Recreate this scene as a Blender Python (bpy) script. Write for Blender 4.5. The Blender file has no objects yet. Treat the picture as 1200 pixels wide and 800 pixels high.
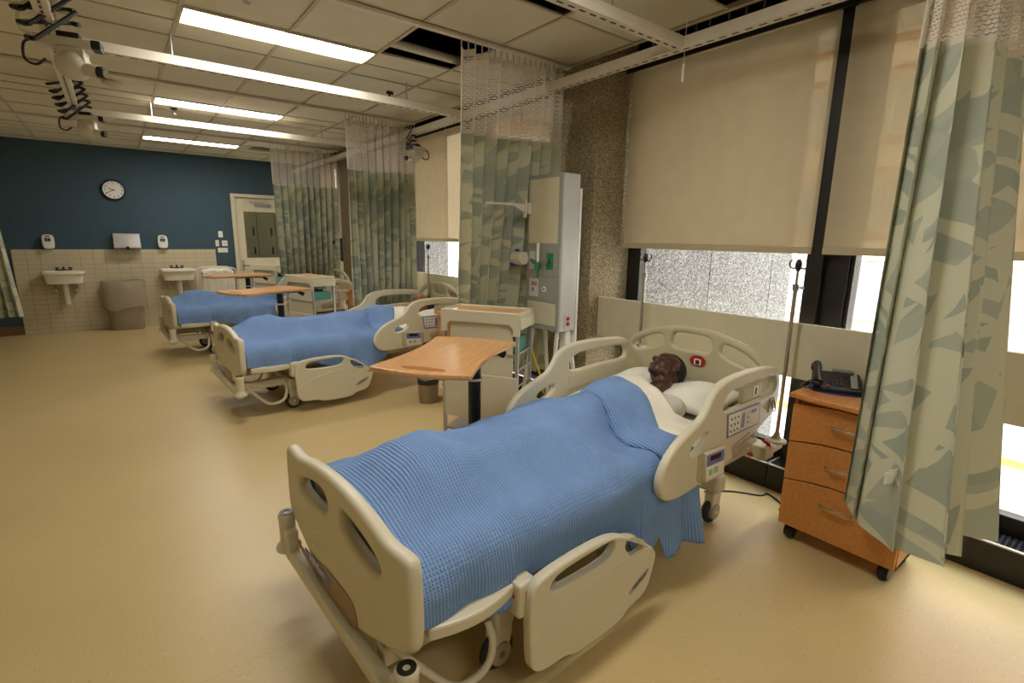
import bpy, bmesh, math, random
from mathutils import Vector, Matrix, noise
random.seed(7)
R = math.radians
S = bpy.context.scene
COL = S.collection
# ------------------------------------------------------------------ camera
cam = bpy.data.objects.new('camera', bpy.data.cameras.new('camera'))
COL.objects.link(cam)
cam.data.sensor_width = 36.0
cam.data.lens = 593.28 / 1200 * 36
cam.data.clip_start = 0.05
a, b, c = R(37.726), R(-11.619), R(0.943)
fwd = Vector((math.sin(a) * math.cos(b), math.cos(a) * math.cos(b), math.sin(b)))
rt = Vector((math.cos(a), -math.sin(a), 0))
up = rt.cross(fwd)
r2 = rt * math.cos(c) + up * math.sin(c)
u2 = -rt * math.sin(c) + up * math.cos(c)
M = Matrix((r2, u2, -fwd)).transposed().to_4x4()
M.translation = Vector((0, 0, 1.6))
cam.matrix_world = M
S.camera = cam
# ------------------------------------------------------------------ world and exposure
W = bpy.data.worlds.new('world'); S.world = W
W.use_nodes = True
bg = W.node_tree.nodes['Background']
bg.inputs[0].default_value = (0.93, 0.96, 1.0, 1)
bg.inputs[1].default_value = 5.6
S.view_settings.view_transform = 'Standard'
S.view_settings.look = 'None'
S.view_settings.gamma = 1
S.view_settings.exposure = 1.15
LAMP = 14.0      # fluorescent diffusers

# ------------------------------------------------------------------ materials
def lin(c):
    return tuple(((x / 255) / 12.92 if x / 255 <= 0.04045 else ((x / 255 + 0.055) / 1.055) ** 2.4) for x in c) + (1,)
def mat(name, rgb, rough=0.5, metal=0.0, var=0.0, vscale=8.0, bump=0.0, bscale=60.0, spec=0.5, stretch=None):
    m = bpy.data.materials.new(name); m.use_nodes = True
    nt = m.node_tree; p = nt.nodes['Principled BSDF']
    p.inputs['Base Color'].default_value = lin(rgb)
    p.inputs['Roughness'].default_value = rough
    p.inputs['Metallic'].default_value = metal
    p.inputs['Specular IOR Level'].default_value = spec
    tc = nt.nodes.new('ShaderNodeTexCoord')
    src = tc.outputs['Object']
    if stretch:
        mp = nt.nodes.new('ShaderNodeMapping'); mp.inputs['Scale'].default_value = stretch
        nt.links.new(src, mp.inputs[0]); src = mp.outputs[0]
    if var or True:
        n = nt.nodes.new('ShaderNodeTexNoise'); n.inputs['Scale'].default_value = vscale; n.inputs['Detail'].default_value = 4
        nt.links.new(src, n.inputs['Vector'])
        mx = nt.nodes.new('ShaderNodeMix'); mx.data_type = 'RGBA'; mx.blend_type = 'MULTIPLY'
        v = var if var else 0.04
        mx.inputs[6].default_value = lin(rgb)
        cr = nt.nodes.new('ShaderNodeMapRange')
        cr.inputs[1].default_value = 0.3; cr.inputs[2].default_value = 0.7
        cr.inputs[3].default_value = 1 - v; cr.inputs[4].default_value = 1 + v
        nt.links.new(n.outputs[0], cr.inputs[0])
        mx.inputs[0].default_value = 1
        nt.links.new(cr.outputs[0], mx.inputs[7])
        nt.links.new(mx.outputs[2], p.inputs['Base Color'])
    if bump:
        n2 = nt.nodes.new('ShaderNodeTexNoise'); n2.inputs['Scale'].default_value = bscale; n2.inputs['Detail'].default_value = 5
        nt.links.new(src, n2.inputs['Vector'])
        bp = nt.nodes.new('ShaderNodeBump'); bp.inputs['Strength'].default_value = bump; bp.inputs['Distance'].default_value = 0.01
        nt.links.new(n2.outputs[0], bp.inputs['Height']); nt.links.new(bp.outputs[0], p.inputs['Normal'])
    return m
def emis(name, rgb, s):
    m = bpy.data.materials.new(name); m.use_nodes = True
    p = m.node_tree.nodes['Principled BSDF']
    p.inputs['Base Color'].default_value = lin(rgb)
    p.inputs['Emission Color'].default_value = lin(rgb); p.inputs['Emission Strength'].default_value = s
    return m
def N(nt, t, **kw):
    n = nt.nodes.new(t)
    for k, v in kw.items():
        if k.startswith('i'): n.inputs[int(k[1:])].default_value = v
        else: setattr(n, k, v)
    return n
def speckle_floor():
    m = mat('vinyl floor', (204, 181, 130), 0.33, var=0.05, vscale=1.2)
    nt = m.node_tree; p = nt.nodes['Principled BSDF']
    old = p.inputs['Base Color'].links[0].from_socket
    tc = nt.nodes.new('ShaderNodeTexCoord')
    v = N(nt, 'ShaderNodeTexVoronoi'); v.inputs['Scale'].default_value = 55
    nt.links.new(tc.outputs['Object'], v.inputs['Vector'])
    lt = N(nt, 'ShaderNodeMath', operation='LESS_THAN'); lt.inputs[1].default_value = 0.13
    nt.links.new(v.outputs['Distance'], lt.inputs[0])
    cr = N(nt, 'ShaderNodeValToRGB'); cr.color_ramp.elements[0].color = lin((165, 135, 85)); cr.color_ramp.elements[1].color = lin((226, 206, 160))
    cr.color_ramp.interpolation = 'CONSTANT'; cr.color_ramp.elements[1].position = 0.55
    sx = N(nt, 'ShaderNodeSeparateColor'); nt.links.new(v.outputs['Color'], sx.inputs[0]); nt.links.new(sx.outputs[0], cr.inputs[0])
    mx = N(nt, 'ShaderNodeMix', data_type='RGBA')
    nt.links.new(lt.outputs[0], mx.inputs[0]); nt.links.new(old, mx.inputs[6]); nt.links.new(cr.outputs[0], mx.inputs[7])
    # welded seams, one every two metres
    sp = N(nt, 'ShaderNodeSeparateXYZ'); nt.links.new(tc.outputs['Object'], sp.inputs[0])
    m1 = N(nt, 'ShaderNodeMath', operation='PINGPONG'); m1.inputs[1].default_value = 0.95; nt.links.new(sp.outputs[1], m1.inputs[0])
    m2 = N(nt, 'ShaderNodeMath', operation='LESS_THAN'); m2.inputs[1].default_value = 0.003; nt.links.new(m1.outputs[0], m2.inputs[0])
    m3 = N(nt, 'ShaderNodeMath', operation='MULTIPLY'); m3.inputs[1].default_value = 0.18; nt.links.new(m2.outputs[0], m3.inputs[0])
    mx2 = N(nt, 'ShaderNodeMix', data_type='RGBA'); mx2.inputs[7].default_value = lin((150, 125, 85))
    nt.links.new(m3.outputs[0], mx2.inputs[0]); nt.links.new(mx.outputs[2], mx2.inputs[6])
    nt.links.new(mx2.outputs[2], p.inputs['Base Color'])
    return m
def aggregate(name, dark, light, scale=70, depth=0.9):
    m = mat(name, dark, 0.85)
    nt = m.node_tree; p = nt.nodes['Principled BSDF']
    tc = nt.nodes.new('ShaderNodeTexCoord')
    v = N(nt, 'ShaderNodeTexVoronoi'); v.inputs['Scale'].default_value = scale
    nt.links.new(tc.outputs['Object'], v.inputs['Vector'])
    sx = N(nt, 'ShaderNodeSeparateColor'); nt.links.new(v.outputs['Color'], sx.inputs[0])
    cr = N(nt, 'ShaderNodeValToRGB')
    e = cr.color_ramp.elements
    e[0].color = lin([k * 0.78 for k in dark]); e[1].color = lin(light)
    e.new(0.35).color = lin(dark); e.new(0.7).color = lin([(p_ + q_) / 2 for p_, q_ in zip(dark, light)])
    nt.links.new(sx.outputs[0], cr.inputs[0]); nt.links.new(cr.outputs[0], p.inputs['Base Color'])
    bp = N(nt, 'ShaderNodeBump'); bp.inputs['Strength'].default_value = depth; bp.inputs['Distance'].default_value = 0.012
    iv = N(nt, 'ShaderNodeMath', operation='SUBTRACT'); iv.inputs[0].default_value = 1
    nt.links.new(v.outputs['Distance'], iv.inputs[1]); nt.links.new(iv.outputs[0], bp.inputs['Height'])
    nt.links.new(bp.outputs[0], p.inputs['Normal'])
    return m
def wood(name, rgb, rough=0.35, st=(3, 30, 30)):
    m = mat(name, rgb, rough, var=0.13, vscale=2.0, stretch=st)
    return m
def blanket_mat():
    m = mat('blue thermal weave', (138, 172, 226), 0.95, var=0.07, vscale=6, spec=0.1)
    nt = m.node_tree; p = nt.nodes['Principled BSDF']
    uv = N(nt, 'ShaderNodeUVMap')
    sp = N(nt, 'ShaderNodeSeparateXYZ'); nt.links.new(uv.outputs[0], sp.inputs[0])
    def wave(sock, k, ph=None):
        a_ = N(nt, 'ShaderNodeMath', operation='MULTIPLY'); a_.inputs[1].default_value = k; nt.links.new(sock, a_.inputs[0])
        s_ = N(nt, 'ShaderNodeMath', operation='SINE')
        if ph:
            ad = N(nt, 'ShaderNodeMath', operation='ADD'); nt.links.new(a_.outputs[0], ad.inputs[0]); nt.links.new(ph, ad.inputs[1]); nt.links.new(ad.outputs[0], s_.inputs[0])
        else: nt.links.new(a_.outputs[0], s_.inputs[0])
        return s_.outputs[0]
    w1 = wave(sp.outputs[0], 2 * math.pi / 0.0125)
    w2 = wave(sp.outputs[1], 2 * math.pi / 0.010)
    mu = N(nt, 'ShaderNodeMath', operation='MULTIPLY'); nt.links.new(w1, mu.inputs[0]); nt.links.new(w2, mu.inputs[1])
    ad = N(nt, 'ShaderNodeMath', operation='MULTIPLY_ADD'); nt.links.new(mu.outputs[0], ad.inputs[0]); ad.inputs[1].default_value = 0.75; nt.links.new(w1, ad.inputs[2])
    bp = N(nt, 'ShaderNodeBump'); bp.inputs['Strength'].default_value = 0.8; bp.inputs['Distance'].default_value = 0.0028
    nt.links.new(ad.outputs[0], bp.inputs['Height']); nt.links.new(bp.outputs[0], p.inputs['Normal'])
    # shade in the open holes of the weave, darkened into the blue
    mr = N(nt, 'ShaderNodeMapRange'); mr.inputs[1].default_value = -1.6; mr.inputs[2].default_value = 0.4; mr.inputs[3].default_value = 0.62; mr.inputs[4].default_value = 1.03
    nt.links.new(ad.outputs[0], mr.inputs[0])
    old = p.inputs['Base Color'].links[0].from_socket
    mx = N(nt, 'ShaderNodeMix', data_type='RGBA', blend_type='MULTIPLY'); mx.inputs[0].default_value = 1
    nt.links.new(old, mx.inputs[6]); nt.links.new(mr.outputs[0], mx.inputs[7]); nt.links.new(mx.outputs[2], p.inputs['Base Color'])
    return m
def curtain_mat():
    m = mat('leaf print curtain', (150, 160, 132), 0.5, spec=0.5)
    nt = m.node_tree; p = nt.nodes['Principled BSDF']
    uv = N(nt, 'ShaderNodeUVMap')
    last = None
    base, mid, lt = lin((172, 178, 160)), lin((162, 170, 154)), lin((202, 202, 176))
    cols = [(mid, (.25, .12, 1), 0.4, 0.5), (lt, (.28, .055, 1), 0.75, 0.74), (lt, (.26, .05, 1), -0.5, 0.78), (lt, (.30, .06, 1), 1.35, 0.78)]
    prev = None
    for col, sc, rot, th in cols:
        mp = N(nt, 'ShaderNodeMapping', vector_type='TEXTURE'); mp.inputs['Rotation'].default_value = (0, 0, rot); mp.inputs['Location'].default_value = (rot * 7, rot * 3, 0); mp.inputs['Scale'].default_value = sc
        nt.links.new(uv.outputs[0], mp.inputs[0])
        v = N(nt, 'ShaderNodeTexVoronoi', voronoi_dimensions='2D'); v.inputs['Scale'].default_value = 1.0; v.inputs['Randomness'].default_value = 1
        nt.links.new(mp.outputs[0], v.inputs['Vector'])
        sx = N(nt, 'ShaderNodeSeparateColor'); nt.links.new(v.outputs['Color'], sx.inputs[0])
        g = N(nt, 'ShaderNodeMath', operation='GREATER_THAN'); g.inputs[1].default_value = th; nt.links.new(sx.outputs[0], g.inputs[0])
        mx = N(nt, 'ShaderNodeMix', data_type='RGBA')
        nt.links.new(g.outputs[0], mx.inputs[0])
        if prev is None: mx.inputs[6].default_value = base
        else: nt.links.new(prev, mx.inputs[6])
        mx.inputs[7].default_value = col
        prev = mx.outputs[2]
    nt.links.new(prev, p.inputs['Base Color'])
    tr = N(nt, 'ShaderNodeBsdfTranslucent'); nt.links.new(prev, tr.inputs[0])
    ms = N(nt, 'ShaderNodeMixShader'); ms.inputs[0].default_value = 0.05
    nt.links.new(p.outputs[0], ms.inputs[1]); nt.links.new(tr.outputs[0], ms.inputs[2])
    nt.links.new(ms.outputs[0], nt.nodes['Material Output'].inputs[0])
    return m
def net_mat():
    m = mat('curtain netting', (226, 220, 210), 0.8)
    nt = m.node_tree; p = nt.nodes['Principled BSDF']
    uv = N(nt, 'ShaderNodeUVMap')
    mp = N(nt, 'ShaderNodeMapping'); mp.inputs['Scale'].default_value = (48, 62, 1); nt.links.new(uv.outputs[0], mp.inputs[0])
    v = N(nt, 'ShaderNodeTexVoronoi', voronoi_dimensions='2D', feature='F1'); v.inputs['Randomness'].default_value = 0.0; v.inputs['Scale'].default_value = 1
    # stagger alternate rows so the holes pack like a net
    sp = N(nt, 'ShaderNodeSeparateXYZ'); nt.links.new(mp.outputs[0], sp.inputs[0])
    fl = N(nt, 'ShaderNodeMath', operation='FLOOR'); nt.links.new(sp.outputs[1], fl.inputs[0])
    md = N(nt, 'ShaderNodeMath', operation='PINGPONG'); md.inputs[1].default_value = 1; nt.links.new(fl.outputs[0], md.inputs[0])
    hf = N(nt, 'ShaderNodeMath', operation='MULTIPLY_ADD'); hf.inputs[1].default_value = 0.5; nt.links.new(md.outputs[0], hf.inputs[0]); nt.links.new(sp.outputs[0], hf.inputs[2])
    cb = N(nt, 'ShaderNodeCombineXYZ'); nt.links.new(hf.outputs[0], cb.inputs[0]); nt.links.new(sp.outputs[1], cb.inputs[1])
    nt.links.new(cb.outputs[0], v.inputs['Vector'])
    g = N(nt, 'ShaderNodeMath', operation='GREATER_THAN'); g.inputs[1].default_value = 0.34; nt.links.new(v.outputs['Distance'], g.inputs[0])
    tr = N(nt, 'ShaderNodeBsdfTransparent')
    ms = N(nt, 'ShaderNodeMixShader'); nt.links.new(g.outputs[0], ms.inputs[0])
    nt.links.new(tr.outputs[0], ms.inputs[1]); nt.links.new(p.outputs[0], ms.inputs[2])
    nt.links.new(ms.outputs[0], nt.nodes['Material Output'].inputs[0])
    return m
def blind_mat():
    m = mat('solar blind cloth', (198, 186, 158), 0.85, spec=0.1)
    nt = m.node_tree; p = nt.nodes['Principled BSDF']
    tl = N(nt, 'ShaderNodeBsdfTranslucent'); tl.inputs[0].default_value = lin((214, 188, 146))
    tp = N(nt, 'ShaderNodeBsdfTransparent'); tp.inputs[0].default_value = lin((235, 205, 165))
    m1 = N(nt, 'ShaderNodeMixShader'); m1.inputs[0].default_value = 0.06
    nt.links.new(p.outputs[0], m1.inputs[1]); nt.links.new(tl.outputs[0], m1.inputs[2])
    m2 = N(nt, 'ShaderNodeMixShader'); m2.inputs[0].default_value = 0.04
    nt.links.new(m1.outputs[0], m2.inputs[1]); nt.links.new(tp.outputs[0], m2.inputs[2])
    nt.links.new(m2.outputs[0], nt.nodes['Material Output'].inputs[0])
    return m
def glass_mat(name='window glass', tint=(245, 250, 248), gl=0.06):
    m = bpy.data.materials.new(name); m.use_nodes = True; nt = m.node_tree
    tp = N(nt, 'ShaderNodeBsdfTransparent'); tp.inputs[0].default_value = lin(tint)
    g = N(nt, 'ShaderNodeBsdfGlossy'); g.inputs['Roughness'].default_value = 0.02
    ms = N(nt, 'ShaderNodeMixShader'); ms.inputs[0].default_value = gl
    nt.links.new(tp.outputs[0], ms.inputs[1]); nt.links.new(g.outputs[0], ms.inputs[2])
    nt.links.new(ms.outputs[0], nt.nodes['Material Output'].inputs[0])
    return m
def bag_mat():
    m = mat('clear bin liner', (190, 175, 150), 0.3)
    nt = m.node_tree; p = nt.nodes['Principled BSDF']
    tp = N(nt, 'ShaderNodeBsdfTransparent')
    ms = N(nt, 'ShaderNodeMixShader'); ms.inputs[0].default_value = 0.5
    nt.links.new(tp.outputs[0], ms.inputs[1]); nt.links.new(p.outputs[0], ms.inputs[2])
    nt.links.new(ms.outputs[0], nt.nodes['Material Output'].inputs[0])
    return m

FLOOR = speckle_floor()
TEAL = mat('teal paint', (60, 84, 98), 0.75, var=0.03, bump=0.05, bscale=120)
CREAMP = mat('cream paint', (214, 205, 178), 0.6)
CTILE = mat('ceiling tile', (208, 202, 182), 0.95, var=0.04, vscale=4, bump=0.25, bscale=160)
GRID = mat('ceiling grid', (176, 166, 138), 0.5)
DARK = mat('plenum dark', (26, 23, 20), 0.9)
WTILE = mat('glazed wall tile', (206, 194, 164), 0.3, var=0.04, vscale=3)
GROUT = mat('grout', (150, 138, 112), 0.9)
AGG = aggregate('exposed aggregate', (138, 124, 96), (182, 168, 138), 120, .55)
AGGO = aggregate('outdoor aggregate', (112, 108, 106), (172, 167, 164), 75)
BLACK = mat('black frame metal', (26, 23, 22), 0.4)
PANEL = mat('beige laminate', (206, 199, 172), 0.5)
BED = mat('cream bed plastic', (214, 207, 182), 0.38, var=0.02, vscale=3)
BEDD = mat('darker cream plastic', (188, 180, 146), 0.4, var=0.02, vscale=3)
TAN = mat('tan insert', (156, 128, 98), 0.4)
BLUEL = mat('blue label', (110, 118, 190), 0.4)
LCD = mat('dark display', (48, 34, 24), 0.2)
GREENK = mat('pale green key', (160, 200, 150), 0.5)
WHITE = mat('white print', (236, 234, 228), 0.5)
DGREY = mat('dark grey rubber', (48, 48, 50), 0.7)
BLK = mat('black plastic', (22, 21, 22), 0.35)
WHEEL = mat('grey wheel', (170, 160, 140), 0.4)
CHROME = mat('brushed steel', (190, 188, 182), 0.25, metal=1.0)
ALU = mat('satin aluminium', (178, 180, 178), 0.4, metal=0.6)
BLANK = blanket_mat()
SHEET = mat('white cotton', (238, 232, 216), 0.9, bump=0.15, bscale=25, spec=0.1)
PILLOW = mat('pillow cotton', (232, 232, 220), 0.9, bump=0.12, bscale=18, spec=0.1)
GOWN = mat('speckled gown cotton', (206, 200, 190), 0.95, var=0.22, vscale=150, spec=0.1)
SKIN1 = mat('dark brown skin', (74, 42, 30), 0.42, var=0.08, vscale=30, bump=0.05, bscale=200)
SKIN2 = mat('mid brown skin', (150, 84, 54), 0.42, var=0.08, vscale=30)
SKIN3 = mat('brown skin', (128, 72, 48), 0.42, var=0.08, vscale=30)
HAIR = mat('black hair', (28, 27, 30), 0.8, bump=0.6, bscale=300)
LIP = mat('lip', (108, 60, 52), 0.4)
TEETH = mat('teeth', (226, 218, 206), 0.3)
WOODN = wood('cherry veneer', (204, 138, 74))
WOODT = wood('maple table laminate', (212, 160, 106), 0.3)
CURT = curtain_mat()
NET = net_mat()
CHEM = mat('curtain edge tape', (214, 206, 190), 0.8)
BLIND = blind_mat()
BHEM = mat('blind hem bar', (188, 174, 142), 0.7)
GLASS = glass_mat()
PORC = mat('white porcelain', (232, 224, 206), 0.15)
STEEL = mat('grey painted steel', (168, 164, 160), 0.35, metal=0.4)
GREYP = mat('panel grey', (150, 154, 146), 0.5)
LGREY = mat('light grey enamel', (200, 202, 202), 0.4)
RED = mat('red plastic', (176, 30, 26), 0.4)
GREEN = mat('green fitting', (28, 130, 88), 0.4)
YEL = mat('yellow tube', (214, 176, 40), 0.5)
TEALB = mat('teal box', (80, 150, 132), 0.5)
CAMW = mat('camera white', (196, 188, 170), 0.4)
RAILM = mat('white painted strut', (212, 204, 188), 0.5)
BIN = mat('grey bin plastic', (142, 126, 100), 0.5)
BAG = bag_mat()
DUCT = mat('fireproofed duct', (150, 96, 48), 0.8, var=0.2, vscale=6)
BRICK = mat('brick', (204, 160, 142), 0.9, var=0.1, vscale=14)
STONE = mat('pale stone band', (226, 216, 200), 0.9)
PAVE = mat('pale paving', (205, 203, 198), 0.9, var=0.05, vscale=1)
WOOL = mat('brown baseboard', (112, 82, 52), 0.6)
BWIN = mat('distant window glass', (170, 172, 176), 0.5)

# ------------------------------------------------------------------ helpers
def finish(bm, name, m, parent=None, smooth=False, bev=0.0, seg=2, kind=None, auto=True):
    me = bpy.data.meshes.new(name)
    bmesh.ops.recalc_face_normals(bm, faces=bm.faces)
    bm.to_mesh(me); bm.free()
    me.materials.append(m)
    if smooth:
        for p in me.polygons: p.use_smooth = True
        if auto: me.set_sharp_from_angle(angle=R(40))
    o = bpy.data.objects.new(name, me); COL.objects.link(o)
    if parent: o.parent = parent
    if bev:
        bv = o.modifiers.new('bevel', 'BEVEL'); bv.width = bev; bv.segments = seg; bv.limit_method = 'ANGLE'
    if kind: o['kind'] = kind
    return o
class MB:
    def __init__(s): s.bm = bmesh.new()
    def box(s, x0, x1, y0, y1, z0, z1, mtx=None):
        vs = [s.bm.verts.new((x, y, z)) for x in (x0, x1) for y in (y0, y1) for z in (z0, z1)]
        if mtx is not None:
            for v in vs: v.co = mtx @ v.co
        for f in ((0, 1, 3, 2), (4, 6, 7, 5), (0, 4, 5, 1), (2, 3, 7, 6), (0, 2, 6, 4), (1, 5, 7, 3)):
            s.bm.faces.new([vs[i] for i in f])
        return s
    def cyl(s, p0, p1, r0, r1=None, n=16, cap=True):
        r1 = r0 if r1 is None else r1
        p0, p1 = Vector(p0), Vector(p1); d = (p1 - p0).normalized()
        u = d.orthogonal().normalized(); v = d.cross(u)
        A = []; B = []
        for i in range(n):
            t = 2 * math.pi * i / n; o = u * math.cos(t) + v * math.sin(t)
            A.append(s.bm.verts.new(p0 + o * r0)); B.append(s.bm.verts.new(p1 + o * r1))
        for i in range(n):
            j = (i + 1) % n; s.bm.faces.new((A[i], A[j], B[j], B[i]))
        if cap: s.bm.faces.new(A[::-1]); s.bm.faces.new(B)
        return s
    def tube(s, pts, r, n=8, closed=False, rs=None):
        pts = [Vector(p) for p in pts]; rings = []
        k = len(pts); u = None
        for i, p in enumerate(pts):
            a_ = pts[i - 1] if (i > 0 or closed) else p
            b_ = pts[(i + 1) % k] if (i < k - 1 or closed) else p
            d = (b_ - a_).normalized()
            if u is None: u = d.orthogonal().normalized()
            u = (u - d * u.dot(d)).normalized(); v = d.cross(u)
            rr = rs[i] if rs else r
            rings.append([s.bm.verts.new(p + (u * math.cos(2 * math.pi * j / n) + v * math.sin(2 * math.pi * j / n)) * rr) for j in range(n)])
        for i in range(k if closed else k - 1):
            A, B = rings[i], rings[(i + 1) % k]
            for j in range(n): s.bm.faces.new((A[j], A[(j + 1) % n], B[(j + 1) % n], B[j]))
        if not closed: s.bm.faces.new(rings[0][::-1]); s.bm.faces.new(rings[-1])
        return s
    def ball(s, c_, r, rot=None, u=16, v=10):
        m = Matrix.Translation(Vector(c_))
        if rot is not None: m = m @ rot
        rr = (r, r, r) if isinstance(r, (int, float)) else r
        m = m @ Matrix.Diagonal((*rr, 1))
        bmesh.ops.create_uvsphere(s.bm, u_segments=u, v_segments=v, radius=1, matrix=m)
        return s
    def lathe(s, prof, c_=(0, 0, 0), n=24, axis='z'):
        c_ = Vector(c_); rings = []
        for r, h in prof:
            ring = []
            for i in range(n):
                t = 2 * math.pi * i / n; x, y = r * math.cos(t), r * math.sin(t)
                v = Vector((x, y, h)) if axis == 'z' else (Vector((h, x, y)) if axis == 'x' else Vector((x, h, y)))
                ring.append(s.bm.verts.new(c_ + v))
            rings.append(ring)
        for A, B in zip(rings, rings[1:]):
            for i in range(n): s.bm.faces.new((A[i], A[(i + 1) % n], B[(i + 1) % n], B[i]))
        s.bm.faces.new(rings[0][::-1]); s.bm.faces.new(rings[-1])
        return s
    def prism(s, pts, d, f):
        """pts 2D outline, f maps (a, b, depth) to a point"""
        A = [s.bm.verts.new(f(p[0], p[1], 0)) for p in pts]; B = [s.bm.verts.new(f(p[0], p[1], d)) for p in pts]
        n = len(pts)
        s.bm.faces.new(A); s.bm.faces.new(B[::-1])
        for i in range(n): s.bm.faces.new((A[i], B[i], B[(i + 1) % n], A[(i + 1) % n]))
        return s
    def obj(s, name, m, parent=None, **kw): return finish(s.bm, name, m, parent, **kw)
def tag(o, label=None, cat=None, group=None, kind=None):
    if label: o['label'] = label
    if cat: o['category'] = cat
    if group: o['group'] = group
    if kind: o['kind'] = kind
    return o
def empty(name, loc=(0, 0, 0), rz=0, label=None, cat=None, group=None, kind=None, parent=None):
    o = bpy.data.objects.new(name, None); COL.objects.link(o); o.location = loc; o.rotation_euler = (0, 0, rz)
    o.empty_display_size = 0.1
    if parent: o.parent = parent
    return tag(o, label, cat, group, kind)
def kids(o): return [x for x in bpy.data.objects if x.parent == o]
def dup(o, loc=None, rz=None, label=None, group=None, parent=None):
    c_ = o.copy(); COL.objects.link(c_)
    if loc is not None: c_.location = loc
    if rz is not None: c_.rotation_euler = (0, 0, rz)
    if label: c_['label'] = label
    if group: c_['group'] = group
    if parent: c_.parent = parent
    for ch in kids(o): dup(ch, parent=c_)
    return c_
def chaikin(pts, it=2):
    for _ in range(it):
        q = []
        for i, p in enumerate(pts):
            n_ = pts[(i + 1) % len(pts)]
            q.append((p[0] * .75 + n_[0] * .25, p[1] * .75 + n_[1] * .25)); q.append((p[0] * .25 + n_[0] * .75, p[1] * .25 + n_[1] * .75))
        pts = q
    return pts
def plate(name, outline, holes, thick, bevel, mtx, m, parent=None, it=2):
    """2D outline with real holes, extruded and rounded; local xy -> mtx"""
    cu = bpy.data.curves.new(name, 'CURVE'); cu.dimensions = '2D'; cu.fill_mode = 'BOTH'
    cu.extrude = thick / 2 - bevel; cu.bevel_depth = bevel; cu.bevel_resolution = 3; cu.offset = -bevel
    for pts in [outline] + list(holes):
        pts = chaikin(pts, it)
        sp = cu.splines.new('POLY'); sp.points.add(len(pts) - 1); sp.use_cyclic_u = True
        for i, p in enumerate(pts): sp.points[i].co = (p[0], p[1], 0, 1)
    tmp = bpy.data.objects.new(name, cu); COL.objects.link(tmp)
    dg = bpy.context.evaluated_depsgraph_get(); dg.update()
    me = bpy.data.meshes.new_from_object(tmp.evaluated_get(dg))
    bpy.data.objects.remove(tmp)
    me.transform(mtx)
    me.materials.clear(); me.materials.append(m)
    for p in me.polygons: p.use_smooth = True
    me.set_sharp_from_angle(angle=R(50))
    o = bpy.data.objects.new(name, me); COL.objects.link(o)
    if parent: o.parent = parent
    return o
def text(name, s, size, mtx, m, parent, align='CENTER', depth=0.0006):
    cu = bpy.data.curves.new(name, 'FONT'); cu.body = s; cu.size = size; cu.align_x = align; cu.align_y = 'CENTER'; cu.extrude = depth; cu.resolution_u = 3
    tmp = bpy.data.objects.new(name, cu); COL.objects.link(tmp)
    dg = bpy.context.evaluated_depsgraph_get(); dg.update()
    me = bpy.data.meshes.new_from_object(tmp.evaluated_get(dg)); bpy.data.objects.remove(tmp)
    me.transform(mtx); me.materials.clear(); me.materials.append(m)
    o = bpy.data.objects.new(name, me); COL.objects.link(o); o.parent = parent
    return o
def basis(ox, ex, ey):
    ex, ey = Vector(ex).normalized(), Vector(ey).normalized(); ez = ex.cross(ey)
    m = Matrix((ex, ey, ez)).transposed().to_4x4(); m.translation = Vector(ox); return m
def smoothcurve(pts, n=6):
    """Catmull-Rom through points"""
    P = [Vector(p) for p in pts]; P = [P[0] * 2 - P[1]] + P + [P[-1] * 2 - P[-2]]; out = []
    for i in range(1, len(P) - 2):
        for k in range(n):
            t = k / n; p0, p1, p2, p3 = P[i - 1:i + 3]
            out.append(0.5 * ((2 * p1) + (-p0 + p2) * t + (2 * p0 - 5 * p1 + 4 * p2 - p3) * t * t + (-p0 + 3 * p1 - 3 * p2 + p3) * t ** 3))
    out.append(P[-2]); return out
def lerp(tab, x):
    if x <= tab[0][0]: return tab[0][1]
    for (a_, p), (b_, q) in zip(tab, tab[1:]):
        if x <= b_: return p + (q - p) * (x - a_) / (b_ - a_)
    return tab[-1][1]

# ================================================================== STRUCTURE
ZC = 2.91; YF = 10.7; YB = -3.0; XL = -2.6; XW = 3.42; XE = 2.97
tag(MB().box(XL - .1, XW + .12, YB - .1, YF + .1, -.06, 0).obj('floor', FLOOR), kind='structure')
# far wall with the door opening
DX0, DX1, DZ = 1.80, 2.82, 2.24
wf = tag(MB().box(XL, DX0, YF, YF + .15, 0, 3.4).box(DX1, XW + .15, YF, YF + .15, 0, 3.4).box(DX0, DX1, YF, YF + .15, DZ, 3.4).obj('wall_far', TEAL), kind='structure')
tag(MB().box(XL - .15, XL, YB, YF + .15, 0, 3.4).obj('wall_left', CREAMP), kind='structure')
tag(MB().box(XL, XW + .15, YB - .15, YB, 0, 3.4).obj('wall_back', CREAMP), kind='structure')
tag(MB().box(XL, -1.27, YF - .018, YF - .001, 0, .14).obj('baseboard_far', WOOL), kind='structure')
# wall tiles: backing + individual tiles
TX0, TX1, TZ1 = -1.26, 1.42, 1.30
bk = MB().box(TX0 - .006, TX1 + .006, YF - .012, YF - .0005, 0, TZ1 + .004).obj('tile_backing', GROUT, wf)
nc, nr = 17, 17
tw, th = (TX1 - TX0) / nc, TZ1 / nr
tm = MB().box(.0015, tw - .0015, -.008, 0, .0015, th - .0015)
t0 = tm.obj('wall_tile', WTILE, wf, bev=.0012, seg=1)
for i in range(nc):
    for j in range(nr):
        o = t0 if i == j == 0 else t0.copy()
        if o is not t0: COL.objects.link(o)
        o.location = (TX0 + i * tw, YF - .012 + random.uniform(-.0006, .0006), j * th)
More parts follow.
